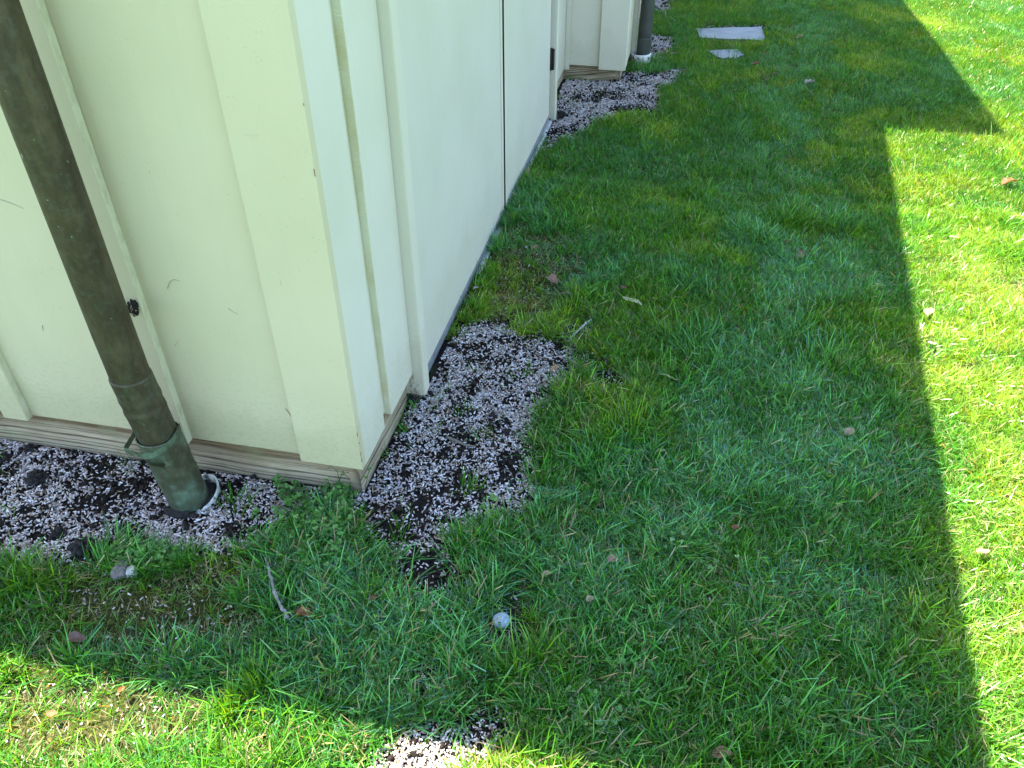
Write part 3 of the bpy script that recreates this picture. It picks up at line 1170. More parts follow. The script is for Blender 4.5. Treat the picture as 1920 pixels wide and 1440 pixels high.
o = tube_rings('sleeve', [(gx_ - .004, gy_ + .006, gz + zz, rr, 0, 0) for zz, rr in [(-.01, .032), (.008, .033), (.010, .031), (.006, .028), (-.01, .027)]], M_dark, 32, wrinkle=.1, seed=3)
child(o, SPC)


# ------------------------------------------------------------------ twigs and sticks
def stick(name, pts, r0, r1, mat, seg=7, knob=0.0):
    curve = [Vector(p) for p in pts]
    vs, f = [], []
    n = len(curve)
    rr = random.Random(int(abs(pts[0][0]) * 1000))
    for i, p in enumerate(curve):
        d = (curve[min(n - 1, i + 1)] - curve[max(0, i - 1)]).normalized()
        s_ = d.cross(Vector((0, 0, 1)))
        if s_.length < .05: s_ = d.cross(Vector((0, 1, 0)))
        s_.normalize()
        u_ = s_.cross(d)
        r = (r0 + (r1 - r0) * i / (n - 1)) * (1 + rr.uniform(-knob, knob))
        for k in range(seg):
            a = 2 * math.pi * k / seg
            vs.append(tuple(p + (s_ * math.cos(a) + u_ * math.sin(a)) * r))
    for i in range(n - 1):
        for k in range(seg):
            a = i * seg + k
            b_ = i * seg + (k + 1) % seg
            f.append((a, b_, b_ + seg, a + seg))
    f.append(tuple(range(seg))[::-1])
    f.append(tuple(range((n - 1) * seg, n * seg)))
    me = bpy.data.meshes.new(name)
    me.from_pydata(vs, [], f)
    return link(name, me, mat, smooth=True)


def gp(pxs, dz=.01, sub_n=4, wig=.0015):
    out = []
    for i in range(len(pxs) - 1):
        a = pxs[i]; b_ = pxs[i + 1]
        for t in np.linspace(0, 1, sub_n, endpoint=False):
            x_, y_ = G(a[0] + (b_[0] - a[0]) * t, a[1] + (b_[1] - a[1]) * t)
            za = dz if len(a) < 3 else a[2]; zb = dz if len(b_) < 3 else b_[2]
            out.append((x_ + random.uniform(-wig, wig), y_ + random.uniform(-wig, wig), za + (zb - za) * t + float(ground_z(x_, y_)) + random.uniform(-wig, wig)))
    x_, y_ = G(*pxs[-1][:2])
    out.append((x_, y_, (dz if len(pxs[-1]) < 3 else pxs[-1][2]) + float(ground_z(x_, y_))))
    return out


tw = empty('twig', (*G(520, 1110), 0))
tag(tw, 'knobbly grey twig lying in the grass below the building corner', 'twig')
child(stick('stem', gp([(502, 1062, .030), (510, 1085, .038), (516, 1110, .042), (524, 1140, .040), (535, 1160, .038), (545, 1172, .03)], sub_n=5), .0028, .0040, M_twig, knob=.35), tw)
child(stick('side_shoot', gp([(533, 1158, .03), (545, 1163, .034), (552, 1168, .03)], sub_n=3), .0024, .0012, M_twig, knob=.3), tw)
child(stick('side_shoot', gp([(538, 1163, .03), (536, 1176, .03)], sub_n=3), .003, .0014, M_twig, knob=.3), tw)
o = stick('twig', gp([(1108, 599, .018), (1092, 610, .014), (1078, 622, .012), (1062, 638, .008)], sub_n=4), .0042, .0026, M_pale_stick, knob=.25)
tag(o, 'bleached grey stick at the top right tip of the main pellet patch', 'twig')
o = stick('twig', gp([(838, 822, .012), (856, 828, .012), (876, 836, .01), (892, 838, .01)], sub_n=4), .0045, .0028, M_chip, knob=.3)
tag(o, 'brown wood splinter lying on the pellets right of the building corner', 'twig')
o = stick('twig', gp([(1244, 97, .03), (1250, 105, .03)], sub_n=3), .006, .004, M_straw, knob=.3)
tag(o, 'short tan wood chip in the grass right of the far downpipe', 'twig')
o = stick('twig', gp([(1513, 1050, .03), (1507, 1025, .045), (1497, 1012, .045)], sub_n=4), .0008, .0006, M_straw)
tag(o, 'long curved brown stalk in the shaded lawn lower right', 'stalk')
o = stick('twig', gp([(1248, 38, .02), (1246, 28, .04)], sub_n=3), .007, .004, M_chip, knob=.3)
tag(o, 'dark stub of bark standing in grass right of the far downpipe', 'twig')


# ------------------------------------------------------------------ fallen leaves
def leaf_mesh(L, W, colr, lobes=0, curl=.3, seed=0):
    r = random.Random(seed)
    nu, nv = 13, 7
    vs, cs, f = [], [], []
    for i in range(nu):
        u = i / (nu - 1)
        half = math.sin(math.pi * min(1, max(0, u ** .85))) ** .75
        if lobes: half *= 1 - .45 * (.5 + .5 * math.cos(2 * math.pi * lobes * u)) * (0.2 < u < .95)
        half = max(half, .04)
        for j in range(nv):
            t = (j / (nv - 1) - .5) * 2
            xx = (u - .5) * L + (lobes and .1 * L * abs(t) * half)
            yy = t * half * W / 2
            zz = curl * W * (t * t) * half + .10 * L * math.sin(u * 5 + seed) * .6 + r.uniform(-1, 1) * .01 * L
            vs.append((xx, yy, zz))
            k = (.72 if j == nv // 2 else 1) * r.uniform(.85, 1.1)
            cs.append([c * k for c in colr])
    for i in range(nu - 1):
        for j in range(nv - 1):
            a = i * nv + j
            f.append((a, a + nv, a + nv + 1, a + 1))
    # stalk
    b0 = len(vs)
    for k in range(4):
        for s_ in (-1, 1):
            vs.append((-.5 * L - k * .09 * L, s_ * .012 * L, .02 * L * k)); cs.append([c * .6 for c in colr])
    for k in range(3):
        a = b0 + 2 * k
        f.append((a, a + 1, a + 3, a + 2))
    me = bpy.data.meshes.new('leaf')
    me.from_pydata(vs, [], f)
    color_attr(me, np.array(cs))
    return me


PINK = (.36, .20, .14); RUST = (.22, .085, .035); TAN = (.34, .27, .17); WHT = (.42, .35, .32); BRN = (.20, .085, .055)
leaves = [(1510, 478, 30, 19, BRN, 2, .9, .5, 'dark brown lobed leaf lying in the shaded lawn'),
          (1036, 522, 19, 13, PINK, 0, -.6, .7, 'salmon pink folded leaf on the thin grass by the near door leaf'),
          (1004, 467, 10, 7, PINK, 0, 1.9, .4, 'small pink leaf scrap nearest the door meeting edge'),
          (1040, 684, 17, 7, (.5, .3, .16), 0, 1.2, .5, 'orange tan narrow leaf at the right rim of the pellets'),
          (1150, 1050, 18, 12, PINK, 0, .4, .6, 'pinkish brown leaf half hidden in grass below the pellet patch'),
          (1025, 1073, 18, 9, TAN, 0, .3, .5, 'tan curled leaf above the sprinkler cap'),
          (1107, 1122, 16, 9, TAN, 0, 1.1, .3, 'pale tan oval leaf right of the sprinkler cap'),
          (1255, 704, 28, 8, (.45, .42, .2), 4, .0, .2, 'yellow ferny leaf in the shaded lawn right of the pellets'),
          (1240, 845, 14, 9, TAN, 0, .7, .4, 'small tan leaf in the middle of the shaded lawn'),
          (1592, 812, 16, 10, TAN, 0, .5, .4, 'pale tan leaf in shade left of the shadow edge'),
          (1380, 985, 14, 9, RUST, 0, .3, .3, 'small rust red leaf in the shaded lawn'),
          (1517, 157, 14, 12, WHT, 2, .2, .6, 'whitish crumpled leaf in the far shaded lawn'),
          (1892, 343, 20, 14, RUST, 2, .3, .5, 'rust brown leaf on the sunlit lawn at the right edge'),
          (1741, 588, 18, 10, PINK, 0, 1.3, .4, 'pink leaf on the sunlit lawn just beyond the shadow edge'),
          (1843, 1035, 17, 9, PINK, 0, .3, .3, 'pale pink leaf on the sunlit lawn at lower right'),
          (1745, 650, 12, 8, WHT, 0, .3, .3, 'tiny whitish leaf in the sun below the pink leaf'),
          (1478, 452, 9, 6, BRN, 0, .3, .3, 'tiny brown leaf scrap up left of the dark lobed leaf'),
          (1355, 1412, 28, 16, PINK, 0, .3, .3, 'brown pink leaf at the bottom edge of the shaded lawn'),
          (568, 1148, 22, 15, RUST, 2, .2, .5, 'rusty crumpled leaf right of the grey twig'),
          (140, 1195, 24, 14, (.2, .12, .1), 0, .8, .6, 'dark brown leaf at the shadow edge lower left'),
          (226, 1290, 11, 5, (.34, .10, .03), 0, 1.2, .6, 'small orange leaf on the sunlit grass lower left'),
          (95, 1335, 14, 7, (.26, .12, .05), 0, .2, .4, 'orange brown leaf on the sunlit grass near the left edge'),
          (1170, 538, 15, 7, BRN, 0, 1.4, .4, 'dark brown seed husk beside the yellow frond'),
          (1185, 562, 34, 9, (.5, .5, .25), 5, -.5, .3, 'pale yellow frond curled in the grass right of the door'),
          (1062, 545, 22, 6, (.3, .2, .15), 0, .1, .2, 'long brown leaf strip below the salmon leaf'),
          (893, 538, 10, 7, WHT, 0, .6, .4, 'pale crumpled leaf scrap at the foot of the near door leaf'),
          (1265, 100, 12, 7, TAN, 0, .6, .3, 'tan leaf scrap in grass between downpipe and slabs'),
          (1456, 143, 10, 7, BRN, 0, .6, .3, 'dark leaf scrap in the grass right of the smaller slab'),
          (1418, 120, 14, 9, RUST, 0, .6, .3, 'rust coloured leaf patch below the larger slab'),
          (1500, 70, 12, 8, (.3, .25, .1), 0, .6, .3, 'yellow brown leaf right of the larger slab'),
          (700, 1118, 12, 8, BRN, 0, 1.2, .3, 'small dark leaf left of the bare soil spot')]
for i, (a, b_, L, W, c, lb, rz, cu, lab) in enumerate(leaves):
    s_ = px_size(a, b_)
    gx_, gy_ = G(a, b_)
    zz = .031 if not look(mask, np.array([gx_]), np.array([gy_]))[0] else .012
    gx_, gy_ = G(a, b_, zz)
    o = link('fallen_leaf', leaf_mesh(L * s_ * 1.15, W * s_ * 1.5, c, lb, cu * .5, i), M_leaf, smooth=True)
    o.location = (gx_, gy_, zz + float(ground_z(gx_, gy_)))
    o.rotation_euler = (random.uniform(-.35, .1), random.uniform(-.3, .3), rz + random.uniform(-.2, .2))
    tag(o, lab, 'leaf', 'fallen leaves scattered over the lawn')


# ------------------------------------------------------------------ dry grass stuffed beside the pipe
NC = empty('straw_nest', (-1.145, 1.30, .52))
tag(NC, 'dark clump of dry straw wedged between near downpipe and wall', 'nest')
nx_, ny_, nz_ = -1.1370, 1.311, .541
o = blob('clump', (nx_, ny_, nz_), (.011, .010, .019), M_soilring, 4, 4, .4, 1, 4)
child(o, NC)
for k in range(9):
    a = random.uniform(0, 6.28)
    p0 = Vector((nx_, ny_ - .008, nz_ + random.uniform(-.012, .010)))
    pts = [p0 + Vector((math.cos(a) * .009 * t + random.uniform(-.002, .002), -.003 * math.sin(t * 1.5), math.sin(a) * .013 * t)) for t in (-1, -.5, 0, .5, 1)]
    child(stick('straw', [tuple(p) for p in pts], .0008, .0005, M_straw, 5), NC)

# grass clippings dried onto the wall
def clip(name, pxs, yplane, mat, lab, r=.0009):
    pts = []
    for a, b_ in pxs:
        d = ray(a, b_)
        k = yplane / d[1]
        pts.append((d[0] * k, yplane, CAM_H + d[2] * k))
    fine = []
    for i in range(len(pts) - 1):
        for t in (0, .5):
            fine.append(tuple(np.array(pts[i]) * (1 - t) + np.array(pts[i + 1]) * t))
    fine.append(pts[-1])
    o = stick(name, fine, r, r * .5, mat, 5)
    tag(o, lab, 'grass clipping', 'dry clippings stuck on the siding')


clip('grass_clipping', [(314, 541), (318, 528), (326, 524), (337, 527)], 1.3435, M_straw, 'hooked dry clipping stuck on the siding right of the rough batten')
clip('grass_clipping', [(328, 648), (335, 638)], 1.3435, M_straw, 'short clipping on the siding below the hooked one', .0006)
clip('grass_clipping', [(428, 578), (436, 585), (446, 589)], 1.3435, M_straw, 'slanting clipping near the left corner board')
clip('grass_clipping', [(535, 766), (543, 776), (547, 784)], 1.3435, M_straw, 'tan clipping at the bottom joint beside the left corner board', .0014)
clip('grass_clipping', [(0, 374), (18, 380), (44, 391)], 1.3435, M_twig, 'long thin grey clipping on the siding at the left edge', .0005)
clip('grass_clipping', [(79, 610), (81, 620)], 1.3435, M_twig, 'short dark clipping on the siding left of the downpipe', .0006)

# dried cobweb debris between the foundation timber and the door casing
DB = empty('leaf_litter', (-.65, 1.742, 0))
tag(DB, 'brown stringy litter caught in the gap beside the door casing foot', 'litter')
for k in range(16):
    z0_ = .01 + .085 * random.random() ** 1.3
    x0_ = -.668 + random.uniform(0, .018)
    p = [(x0_, 1.7445, z0_), (x0_ + random.uniform(-.006, .008), 1.740 - random.uniform(0, .006), z0_ + random.uniform(.004, .018)),
         (x0_ + random.uniform(-.008, .012), 1.742, z0_ + random.uniform(.01, .03))]
    child(stick('strand', p, .0009, .0005, M_chip if k % 2 else M_straw, 5), DB)
o = blob('crumble', (-.662, 1.738, .008), (.016, .01, .02), M_soilring, 14, 3, .5, 1, 4)
child(o, DB)


# ------------------------------------------------------------------ grass
def blade(vs, fs, cs, base, h, wdt, lean, az, curve, color, tipc, twist, alpha=1.0):
    """one blade: 4 cross sections"""
    bi = len(vs)
    dx, dy = math.cos(az), math.sin(az)
    px_, py_ = -math.sin(az + twist), math.cos(az + twist)
    n = 4
    for i in range(n):
        t = i / (n - 1)
        reach = h * (math.sin(lean) * t + curve * t * t)
        z = h * (math.cos(lean) * t - curve * .55 * t * t)
        ww = wdt * (1 - .25 * t if t < .9 else .22) * .5
        c = (list(color) if i < n - 1 else list(tipc)) + [alpha]
        for s_ in (-1, 1):
            vs.append((base[0] + dx * reach + px_ * ww * s_, base[1] + dy * reach + py_ * ww * s_, z))
            cs.append(c)
    for i in range(n - 1):
        a = bi + 2 * i
        fs.append((a, a + 1, a + 3)); fs.append((a, a + 3, a + 2))


GREENS = [(.030, .14, .005), (.048, .19, .007), (.020, .11, .005), (.060, .23, .012), (.040, .17, .010), (.085, .23, .008)]
STRAWS = [(.38, .36, .20), (.26, .22, .12), (.50, .47, .31), (.26, .27, .10)]


def tuft(kind, seed):
    r = random.Random(seed)
    vs, fs, cs = [], [], []
    if kind == 'mid': nb, rad, h0, h1, w0, w1, ln = 20, .022, .022, .046, .0015, .0034, .75
    elif kind == 'long': nb, rad, h0, h1, w0, w1, ln = 15, .022, .04, .080, .0018, .0042, 1.0
    elif kind == 'flat': nb, rad, h0, h1, w0, w1, ln = 16, .026, .03, .062, .0018, .0038, 1.0
    elif kind == 'straw': nb, rad, h0, h1, w0, w1, ln = 15, .026, .012, .035, .0009, .0020, 1.4
    elif kind == 'moss': nb, rad, h0, h1, w0, w1, ln = 34, .022, .006, .018, .0008, .0015, .7
    elif kind == 'few': nb, rad, h0, h1, w0, w1, ln = 5, .018, .02, .055, .0013, .0026, .9
    else: nb, rad, h0, h1, w0, w1, ln = 34, .030, .018, .036, .0013, .0023, .5   # lawn, neat
    g0 = r.choice(GREENS)
    flat = kind == 'flat'
    for i in range(nb):
        a = r.uniform(0, 6.28); d = rad * math.sqrt(r.random())
        h = r.uniform(h0, h1)
        if kind == 'straw' or (kind in ('mid', 'lawn') and r.random() < .08) or (flat and r.random() < .08) or (kind == 'long' and r.random() < .04):
            c = r.choice(STRAWS); k = r.uniform(.6, 1.2)
            lean = r.uniform(.8, 1.5)
        else:
            g_ = r.choice(GREENS); c = [(g0[q] + g_[q]) / 2 for q in range(3)]; k = r.choice((.6, .8, .95, 1.1, 1.35, 1.75)) * r.uniform(.9, 1.1)
            lean = r.uniform(.75, 1.4) if flat else abs(r.gauss(.25, ln * .6))
            if kind == 'moss': c = (.085, .13, .02)
        c = [q * k for q in c]
        tip = [min(1, q * 1.35 + .05) for q in c] if r.random() < .5 else [min(1, q * 1.1) for q in c]
        blade(vs, fs, cs, (d * math.cos(a), d * math.sin(a)), h, r.uniform(w0, w1), min(lean, 1.45), a + r.gauss(0, 1.1), r.uniform(0, .38), c, tip, r.gauss(0, .7), 0.0 if c[0] > c[1] * .75 else 1.0)
    me = np_mesh('tuft', np.array(vs), np.array(fs))
    color_attr(me, np.array(cs))
    me.materials.append(M_grass)
    return me


tcol = bpy.data.collections.new('tuft_sources')
kinds = [('mid', 8), ('long', 6), ('straw', 4), ('moss', 3), ('few', 4), ('lawn', 7), ('flat', 8)]
base_idx = {}
k = 0
for kd, cnt in kinds:
    base_idx[kd] = (k, cnt)
    for q in range(cnt):
        o = bpy.data.objects.new('tuft_%02d' % k, tuft(kd, 100 + k))
        tcol.objects.link(o)
        k += 1


def spots(spacing, x0, x1, y0, y1):
    nxs, nys = int((x1 - x0) / spacing), int((y1 - y0) / spacing)
    XX, YY = np.meshgrid(np.arange(nxs), np.arange(nys), indexing='ij')
    xs = x0 + (XX.ravel() + rng.random(nxs * nys)) * spacing
    ys = y0 + (YY.ravel() + rng.random(nxs * nys)) * spacing
    return xs, ys


def in_view(x, y, margin):
    # ground region the picture shows, grown by margin
    d = np.stack([x, y, np.full_like(x, -CAM_H)], 1)
    cx = d @ np.array(rt); cy = d @ np.array(up); cz = d @ np.array(fwd)
    u = cx / np.maximum(cz, .05); v = cy / np.maximum(cz, .05)
    hu = 960 / F_PX + margin; hv = 720 / F_PX + margin
    return (cz > .1) & (np.abs(u) < hu) & (np.abs(v) < hv)


def slabs_at(x, y):
    x = x + (vnoise(x, y, 22, 151) - .5) * .07
    y = y + (vnoise(x, y, 22, 155) - .5) * .09
    return in_poly(x, y, SLAB_POLYS[0]) | in_poly(x, y, SLAB_POLYS[1])


PX, PY, PK, PS, PT, PR = [], [], [], [], [], []


def add(xs, ys, kind_, scale, tint, lean=None):
    n = len(xs)
    b0, cnt = base_idx[kind_]
    PX.append(xs); PY.append(ys)
    PK.append(b0 + rng.integers(0, cnt, n))
    PS.append(scale)
    PT.append(tint)
    rot = np.zeros((n, 3))
    # a shared lean: the blades lie over towards the upper right, as the mower left them
    lx = (fbm(xs, ys, 2.0, 61) - .5) * .8 + .22
    ly = (fbm(xs, ys, 2.0, 67) - .5) * .8 + .22
    rot[:, 0] = -ly + rng.normal(0, .12, n)
    rot[:, 1] = lx + .1 + rng.normal(0, .12, n)
    rot[:, 2] = rng.uniform(0, 2 * np.pi, n)
    PR.append(rot)


def lawn_prob(x, y):
    s_ = look(soft, x, y)
    p = np.clip(1.15 - s_ * 1.55, 0, 1) ** 1.3
    return np.where(blocked(x, y) | slabs_at(x, y), 0, p)


THIN1 = P((890, 600), (905, 500), (950, 420), (1010, 420), (1070, 480), (1080, 560), (1010, 610))     # thin mossy turf by the door
THIN2 = P((100, 1240), (120, 1085), (300, 1060), (480, 1060), (470, 1180), (300, 1240))             # worn turf below the strip
THIN3 = P((1290, 90), (1300, 40), (1480, 40), (1520, 110), (1480, 170), (1400, 175))
THIN4 = P((0, 1240), (0, 1440), (520, 1440), (480, 1330), (250, 1290))
THIN5 = P((890, 1200), (900, 1120), (1010, 1100), (1030, 1180), (960, 1220))


def thin(x, y):
    t = np.zeros_like(x)
    jx = x + (vnoise(x, y, 14, 70) - .5) * .12
    jy = y + (vnoise(x, y, 14, 74) - .5) * .12
    for p, v in ((THIN1, .9), (THIN2, .95), (THIN3, .7), (THIN4, .95), (THIN5, .75)):
        t = np.maximum(t, in_poly(jx, jy, p) * v)
    t = np.maximum(t, np.clip((fbm(x, y, 4.5, 81) - .62) * 4, 0, .5))
    return t


def tint_at(x, y):
    a = fbm(x, y, 2.2, 91)
    b_ = fbm(x, y, 8, 95)
    t = .33 + (a - .5) * 1.3 + (b_ - .5) * .5
    # sky reflection painted into the tint as a bluish band down the shaded lawn
    sky_sheen = np.exp(-((x - (.40 + .09 * (y - 2))) / .26) ** 2) * np.clip((y - .8) * 1.2, 0, 1)
    t = t + sky_sheen * (.16 + .46 * (b_ > .5)) - .25 * thin(x, y) + .30 * (fbm(x, y, 7, 131) > .63)
    return np.clip(t + rng.normal(0, .07, x.shape), 0, 1)


# near field
xs, ys = spots(.0118, -2.3, 1.7, .25, 3.4)
vis = in_view(xs, ys, .12)
pr = lawn_prob(xs, ys)
th = thin(xs, ys)
u_ = rng.random(len(xs))
keep = (rng.random(len(xs)) < pr) & vis & (rng.random(len(xs)) > th * .45)
xs, ys, th = xs[keep], ys[keep], th[keep]
u_ = rng.random(len(xs))
lng = fbm(xs, ys, 5, 101)
is_straw = u_ < .07 + .42 * th
is_moss = (~is_straw) & (u_ < .07 + .42 * th + .30 * th)
is_long = (~is_straw) & (~is_moss) & (rng.random(len(xs)) < np.clip((lng - .42) * 2.2, .04, .7) * (1 - .9 * th) * np.clip(1 - 2.2 * look(wide, xs, ys), 0, 1))
is_flat = (~is_straw) & (~is_moss) & (rng.random(len(xs)) < np.clip(.62 - .22 * (ys - 1.0), .06, .6))
is_long &= ~is_flat
is_mid = ~(is_straw | is_moss | is_long | is_flat)
for kd, sel in (('straw', is_straw), ('moss', is_moss), ('long', is_long), ('mid', is_mid), ('flat', is_flat)):
    a, b_ = xs[sel], ys[sel]
    sc = rng.uniform(.75, 1.2, len(a)) * (1 - .25 * th[sel])
    if kd == 'long': sc = sc * (.7 + .5 * np.clip((lng[sel] - .35) * 2, 0, 1))
    sunny = (a > .9) | (b_ < .75)  # sunlight painted in: lower tint makes grass here yellower and paler
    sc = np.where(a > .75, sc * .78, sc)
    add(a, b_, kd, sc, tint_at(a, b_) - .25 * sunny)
# turf round the picture near field, sparser
xs, ys = spots(.028, -2.6, 2.6, -.2, 3.4)
keep = ~in_view(xs, ys, .12) & (rng.random(len(xs)) < lawn_prob(xs, ys))
xs, ys = xs[keep], ys[keep]
add(xs, ys, 'lawn', rng.uniform(.9, 1.4, len(xs)), tint_at(xs, ys))
# far field
xs, ys = spots(.0215, -.75, 4.2, 3.4, 9.5)
keep = in_view(xs, ys, .10) & (rng.random(len(xs)) < lawn_prob(xs, ys)) & (rng.random(len(xs)) > thin(xs, ys) * .4)
xs, ys = xs[keep], ys[keep]
u_ = rng.random(len(xs))
lng = fbm(xs, ys, 5, 101)
is_straw = u_ < .05 + .15 * thin(xs, ys)
is_long = ~is_straw & (u_ < .05 + .3 * np.clip((lng - .45) * 3, 0, 1))
for kd, sel in (('straw', is_straw), ('long', is_long), ('lawn', ~(is_straw | is_long))):
    a, b_ = xs[sel], ys[sel]
    sc = rng.uniform(.85, 1.35, len(a)) * (.8 if kd == 'long' else 1)
    add(a, b_, kd, sc, tint_at(a, b_))
# single blades coming up through the pellets, and tufts at the patch rims
xs, ys = spots(.03, -2.3, .8, .35, 6)
s_ = look(soft, xs, ys)
keep = (s_ > .3) & (rng.random(len(xs)) < .20 * (vnoise(xs, ys, 9, 120) > .58)) & ~blocked(xs, ys)
add(xs[keep], ys[keep], 'few', rng.uniform(.6, 1.1, keep.sum()), rng.uniform(.1, .6, keep.sum()))
# placed tufts seen in the photograph
for a, b_, nn, sp_, kd, sc in [(880, 915, 12, 14, 'few', 1.2), (900, 820, 6, 14, 'few', .9), (870, 770, 5, 12, 'few', .9), (980, 700, 6, 14, 'few', .9), (72, 818, 2, 4, 'few', 2.6),
                               (445, 945, 8, 18, 'few', 1.3), (540, 900, 3, 10, 'few', 1.2), (1068, 145, 6, 5, 'few', 2.2), (620, 905, 10, 22, 'few', 1.2),
                               (480, 1290, 20, 12, 'long', 1.15), (430, 1330, 12, 14, 'long', 1.0), (600, 1330, 8, 14, 'long', 1.0), (1215, 108, 6, 4, 'few', 1.6),
                               (750, 1000, 8, 20, 'few', 1.1), (700, 1120, 10, 16, 'long', .9), (1340, 112, 7, 10, 'few', 1.3), (1365, 112, 7, 10, 'few', 1.3), (1320, 76, 6, 8, 'few', 1.2), (1350, 80, 6, 8, 'few', 1.0), (1400, 80, 6, 8, 'few', 1.0), (990, 1250, 10, 26, 'long', 1.1)]:
    q = [G(a + random.gauss(0, sp_ * .6), b_ + random.gauss(0, sp_ * .5)) for _ in range(nn)]
    q = np.array(q)
    q = q[~blocked(q[:, 0], q[:, 1])]
    add(q[:, 0], q[:, 1], kd, rng.uniform(.8, 1.2, len(q)) * sc, rng.uniform(.1, .5, len(q)))

PX = np.concatenate(PX); PY = np.concatenate(PY); PK = np.concatenate(PK); PS = np.concatenate(PS)
PT = np.concatenate(PT); PR = np.concatenate(PR)
print('tufts', len(PX))
me = bpy.data.meshes.new('lawn')
me.vertices.add(len(PX))
me.vertices.foreach_set('co', np.stack([PX, PY, ground_z(PX, PY) - .003], 1).astype(np.float32).ravel())
for nm, ty, val in (('pick', 'INT', PK.astype(np.int32)), ('size', 'FLOAT', PS.astype(np.float32)), ('tint', 'FLOAT', np.clip(PT, 0, 1).astype(np.float32))):
    at = me.attributes.new(nm, ty, 'POINT')
    at.data.foreach_set('value', val)
at = me.attributes.new('turn', 'FLOAT_VECTOR', 'POINT')
at.data.foreach_set('vector', PR.astype(np.float32).ravel())
lawn = link('lawn_grass', me, M_grass)
tag(lawn, 'dense green lawn grass, shaded by the building and sunlit at right', 'grass', kind='stuff')
ng = bpy.data.node_groups.new('lawn_grass', 'GeometryNodeTree')
ng.interface.new_socket('Geometry', in_out='INPUT', socket_type='NodeSocketGeometry')
ng.interface.new_socket('Geometry', in_out='OUTPUT', socket_type='NodeSocketGeometry')
gi = ng.nodes.new('NodeGroupInput'); go = ng.nodes.new('NodeGroupOutput')
iop = ng.nodes.new('GeometryNodeInstanceOnPoints')
ci = ng.nodes.new('GeometryNodeCollectionInfo')
ci.inputs['Collection'].default_value = tcol
ci.inputs['Separate Children'].default_value = True
ci.inputs['Reset Children'].default_value = True
mp = ng.nodes.new('GeometryNodeMeshToPoints')


def named(nm, ty):
    a = ng.nodes.new('GeometryNodeInputNamedAttribute')
    a.data_type = ty
    a.inputs[0].default_value = nm
    return a.outputs[0]


ng.links.new(gi.outputs[0], mp.inputs[0])
ng.links.new(mp.outputs[0], iop.inputs['Points'])
ng.links.new(ci.outputs[0], iop.inputs['Instance'])
iop.inputs['Pick Instance'].default_value = True
ng.links.new(named('pick', 'INT'), iop.inputs['Instance Index'])
er = ng.nodes.new('FunctionNodeEulerToRotation')
ng.links.new(named('turn', 'FLOAT_VECTOR'), er.inputs[0])
ng.links.new(er.outputs[0], iop.inputs['Rotation'])
ng.links.new(named('size', 'FLOAT'), iop.inputs['Scale'])
ng.links.new(iop.outputs[0], go.inputs[0])
md = lawn.modifiers.new('grass', 'NODES')
md.node_group = ng


# ------------------------------------------------------------------ small round leaved weeds
def weeds(name, centers, label):
    vs, fs, cs = [], [], []

    def leaflet(c, az, L, tilt, colr):
        b0 = len(vs)
        n = 6
        d = Vector((math.cos(az), math.sin(az), 0)); s_ = Vector((-math.sin(az), math.cos(az), 0))
        vs.append(tuple(c)); cs.append([q * .8 for q in colr])
        for i in range(n + 1):
            a = math.pi * (i / n - .5) * 1.25
            r = L * (.55 + .5 * math.cos(a))
            p = c + d * (L * .45 + L * .5 * math.cos(a)) + s_ * (L * .48 * math.sin(a)) + Vector((0, 0, tilt * L * math.cos(a)))
            vs.append(tuple(p)); cs.append(colr)
        for i in range(n):
            fs.append((b0, b0 + 1 + i, b0 + 2 + i))

    for (cx, cy, spread, cnt, zt) in centers:
        for _ in range(cnt):
            a = random.uniform(0, 6.28); d_ = spread * math.sqrt(random.random())
            x_, y_ = cx + d_ * math.cos(a), cy + d_ * math.sin(a) * .8
            if x_ < -.67 and y_ > 1.34: y_ = 1.335
            h = random.uniform(.012, zt)
            top = Vector((x_, y_, h + float(ground_z(x_, y_))))
            foot = Vector((x_ + random.uniform(-.015, .015), y_ + random.uniform(-.015, .015), float(ground_z(x_, y_))))
            k = random.uniform(.6, 1.6)
            colr = [q * k for q in random.choice([(.08, .24, .04), (.12, .30, .06), (.065, .20, .045), (.17, .34, .09)])]
            b0 = len(vs)
            for p in (foot, top):
                for q in (-.0006, .0006):
                    vs.append((p.x + q, p.y, p.z)); cs.append([.12, .2, .06])
            fs.append((b0, b0 + 1, b0 + 3)); fs.append((b0, b0 + 3, b0 + 2))
            az = random.uniform(0, 6.28)
            L = random.uniform(.005, .0095)
            for j in range(3):
                leaflet(top, az + j * 2.1, L, random.uniform(-.2, .5), colr)
            if random.random() < .6:
                mid = foot.lerp(top, .6)
                for j in range(2):
                    leaflet(mid, az + j * 3.1 + .7, L * .8, random.uniform(0, .5), colr)
    me = np_mesh(name, np.array(vs), np.array(fs))
    color_attr(me, np.array(cs))
    o = link(name, me, M_weed)
    tag(o, label, 'weeds', kind='stuff')
    return o


def wc(a, b_, sp_, n, zt=.035):
    x_, y_ = G(a, b_)
    return (x_, y_, sp_ * px_size(a, b_), n, zt)


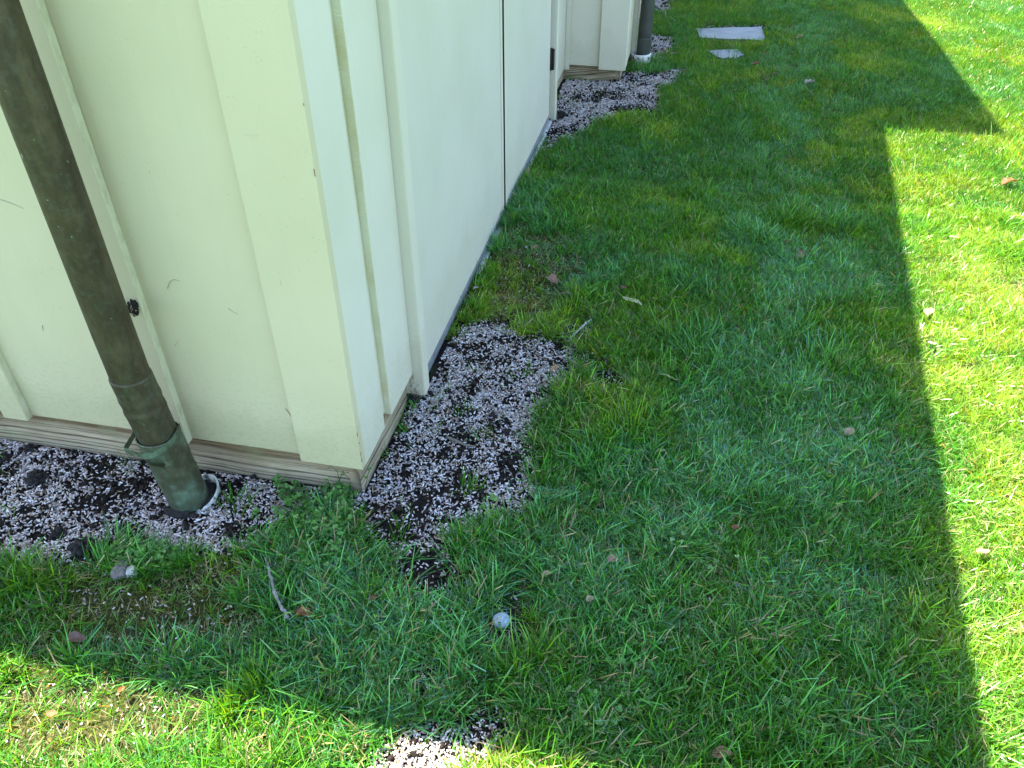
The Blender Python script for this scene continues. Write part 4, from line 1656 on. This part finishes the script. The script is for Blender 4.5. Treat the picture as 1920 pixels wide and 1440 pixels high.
weeds('clover_weeds', [wc(620, 985, 45, 95, .05), wc(590, 1010, 55, 70), wc(645, 935, 30, 40, .05), wc(560, 960, 40, 30), wc(600, 1060, 55, 60, .03), wc(500, 985, 50, 26, .02),
                       wc(550, 930, 25, 40, .04), wc(530, 915, 12, 14, .05)],
      'round leaved green clover weeds crowding the foot of the building corner')
weeds('clover_weeds', [wc(250, 1040, 30, 80, .03), wc(300, 1050, 35, 80, .03), wc(210, 1045, 14, 20, .03)],
      'low clover weeds at the grass edge beside the largest soil clod')
weeds('clover_weeds', [wc(1480, 1330, 60, 40, .03), wc(1130, 1330, 60, 40, .03), wc(1180, 1240, 50, 30, .03), wc(1310, 1040, 60, 24, .035), wc(930, 950, 30, 14, .03)],
      'scattered clover leaflets in the shaded lawn below the pellets')

# weed climbing over the corner of the foundation timber
CW = empty('climbing_weed', (-.70, 1.33, 0))
tag(CW, 'thin green weed climbing the foundation timber under the corner board', 'weed')
for pts in ([(-.735, 1.33, 0), (-.728, 1.335, .05), (-.732, 1.338, .09), (-.745, 1.332, .112)], [(-.728, 1.335, .06), (-.712, 1.33, .10), (-.700, 1.325, .085)],
            [(-.672, 1.345, 0), (-.668, 1.36, .04), (-.662, 1.385, .075)], [(-.755, 1.33, 0), (-.76, 1.335, .06)]):
    child(stick('stem', [tuple(np.array(pts[i]) * (1 - t) + np.array(pts[i + 1]) * t) for i in range(len(pts) - 1) for t in (0, .5)] + [pts[-1]], .0009, .0005, M_stem if 'M_stem' in globals() else M_weed, 5), CW)
vs, fs, cs = [], [], []
for (x_, y_, z_) in [(-.735, 1.333, .07), (-.732, 1.334, .095), (-.745, 1.33, .11), (-.75, 1.328, .108), (-.715, 1.328, .1), (-.70, 1.323, .085), (-.705, 1.325, .095), (-.725, 1.328, .03),
                     (-.665, 1.385, .07), (-.66, 1.39, .08), (-.663, 1.38, .062), (-.659, 1.375, .075), (-.66, 1.395, .07), (-.667, 1.37, .05), (-.758, 1.332, .06), (-.742, 1.33, .045)]:
    b0 = len(vs)
    az = random.uniform(0, 6.28); L = random.uniform(.006, .011)
    vs.append((x_, y_, z_)); cs.append((.06, .17, .03))
    for i in range(7):
        a = math.pi * (i / 6 - .5) * 1.2
        vs.append((x_ + L * (.5 + .5 * math.cos(a)) * math.cos(az) - L * .45 * math.sin(a) * math.sin(az), y_ - .002 - abs(L * .5 * math.cos(a)) * .6,
                   z_ + L * .45 * math.sin(a) + L * .3 * math.cos(a)))
        cs.append((.13, .28, .06))
    for i in range(6): fs.append((b0, b0 + 1 + i, b0 + 2 + i))
me = np_mesh('leaves', np.array(vs), np.array(fs)); color_attr(me, np.array(cs))
child(link('leaves', me, M_weed), CW)
print('tris', sum(len(o.data.loop_triangles) if o.data.loop_triangles else len(o.data.polygons) * 2 for o in scene.objects if o.type == 'MESH'))
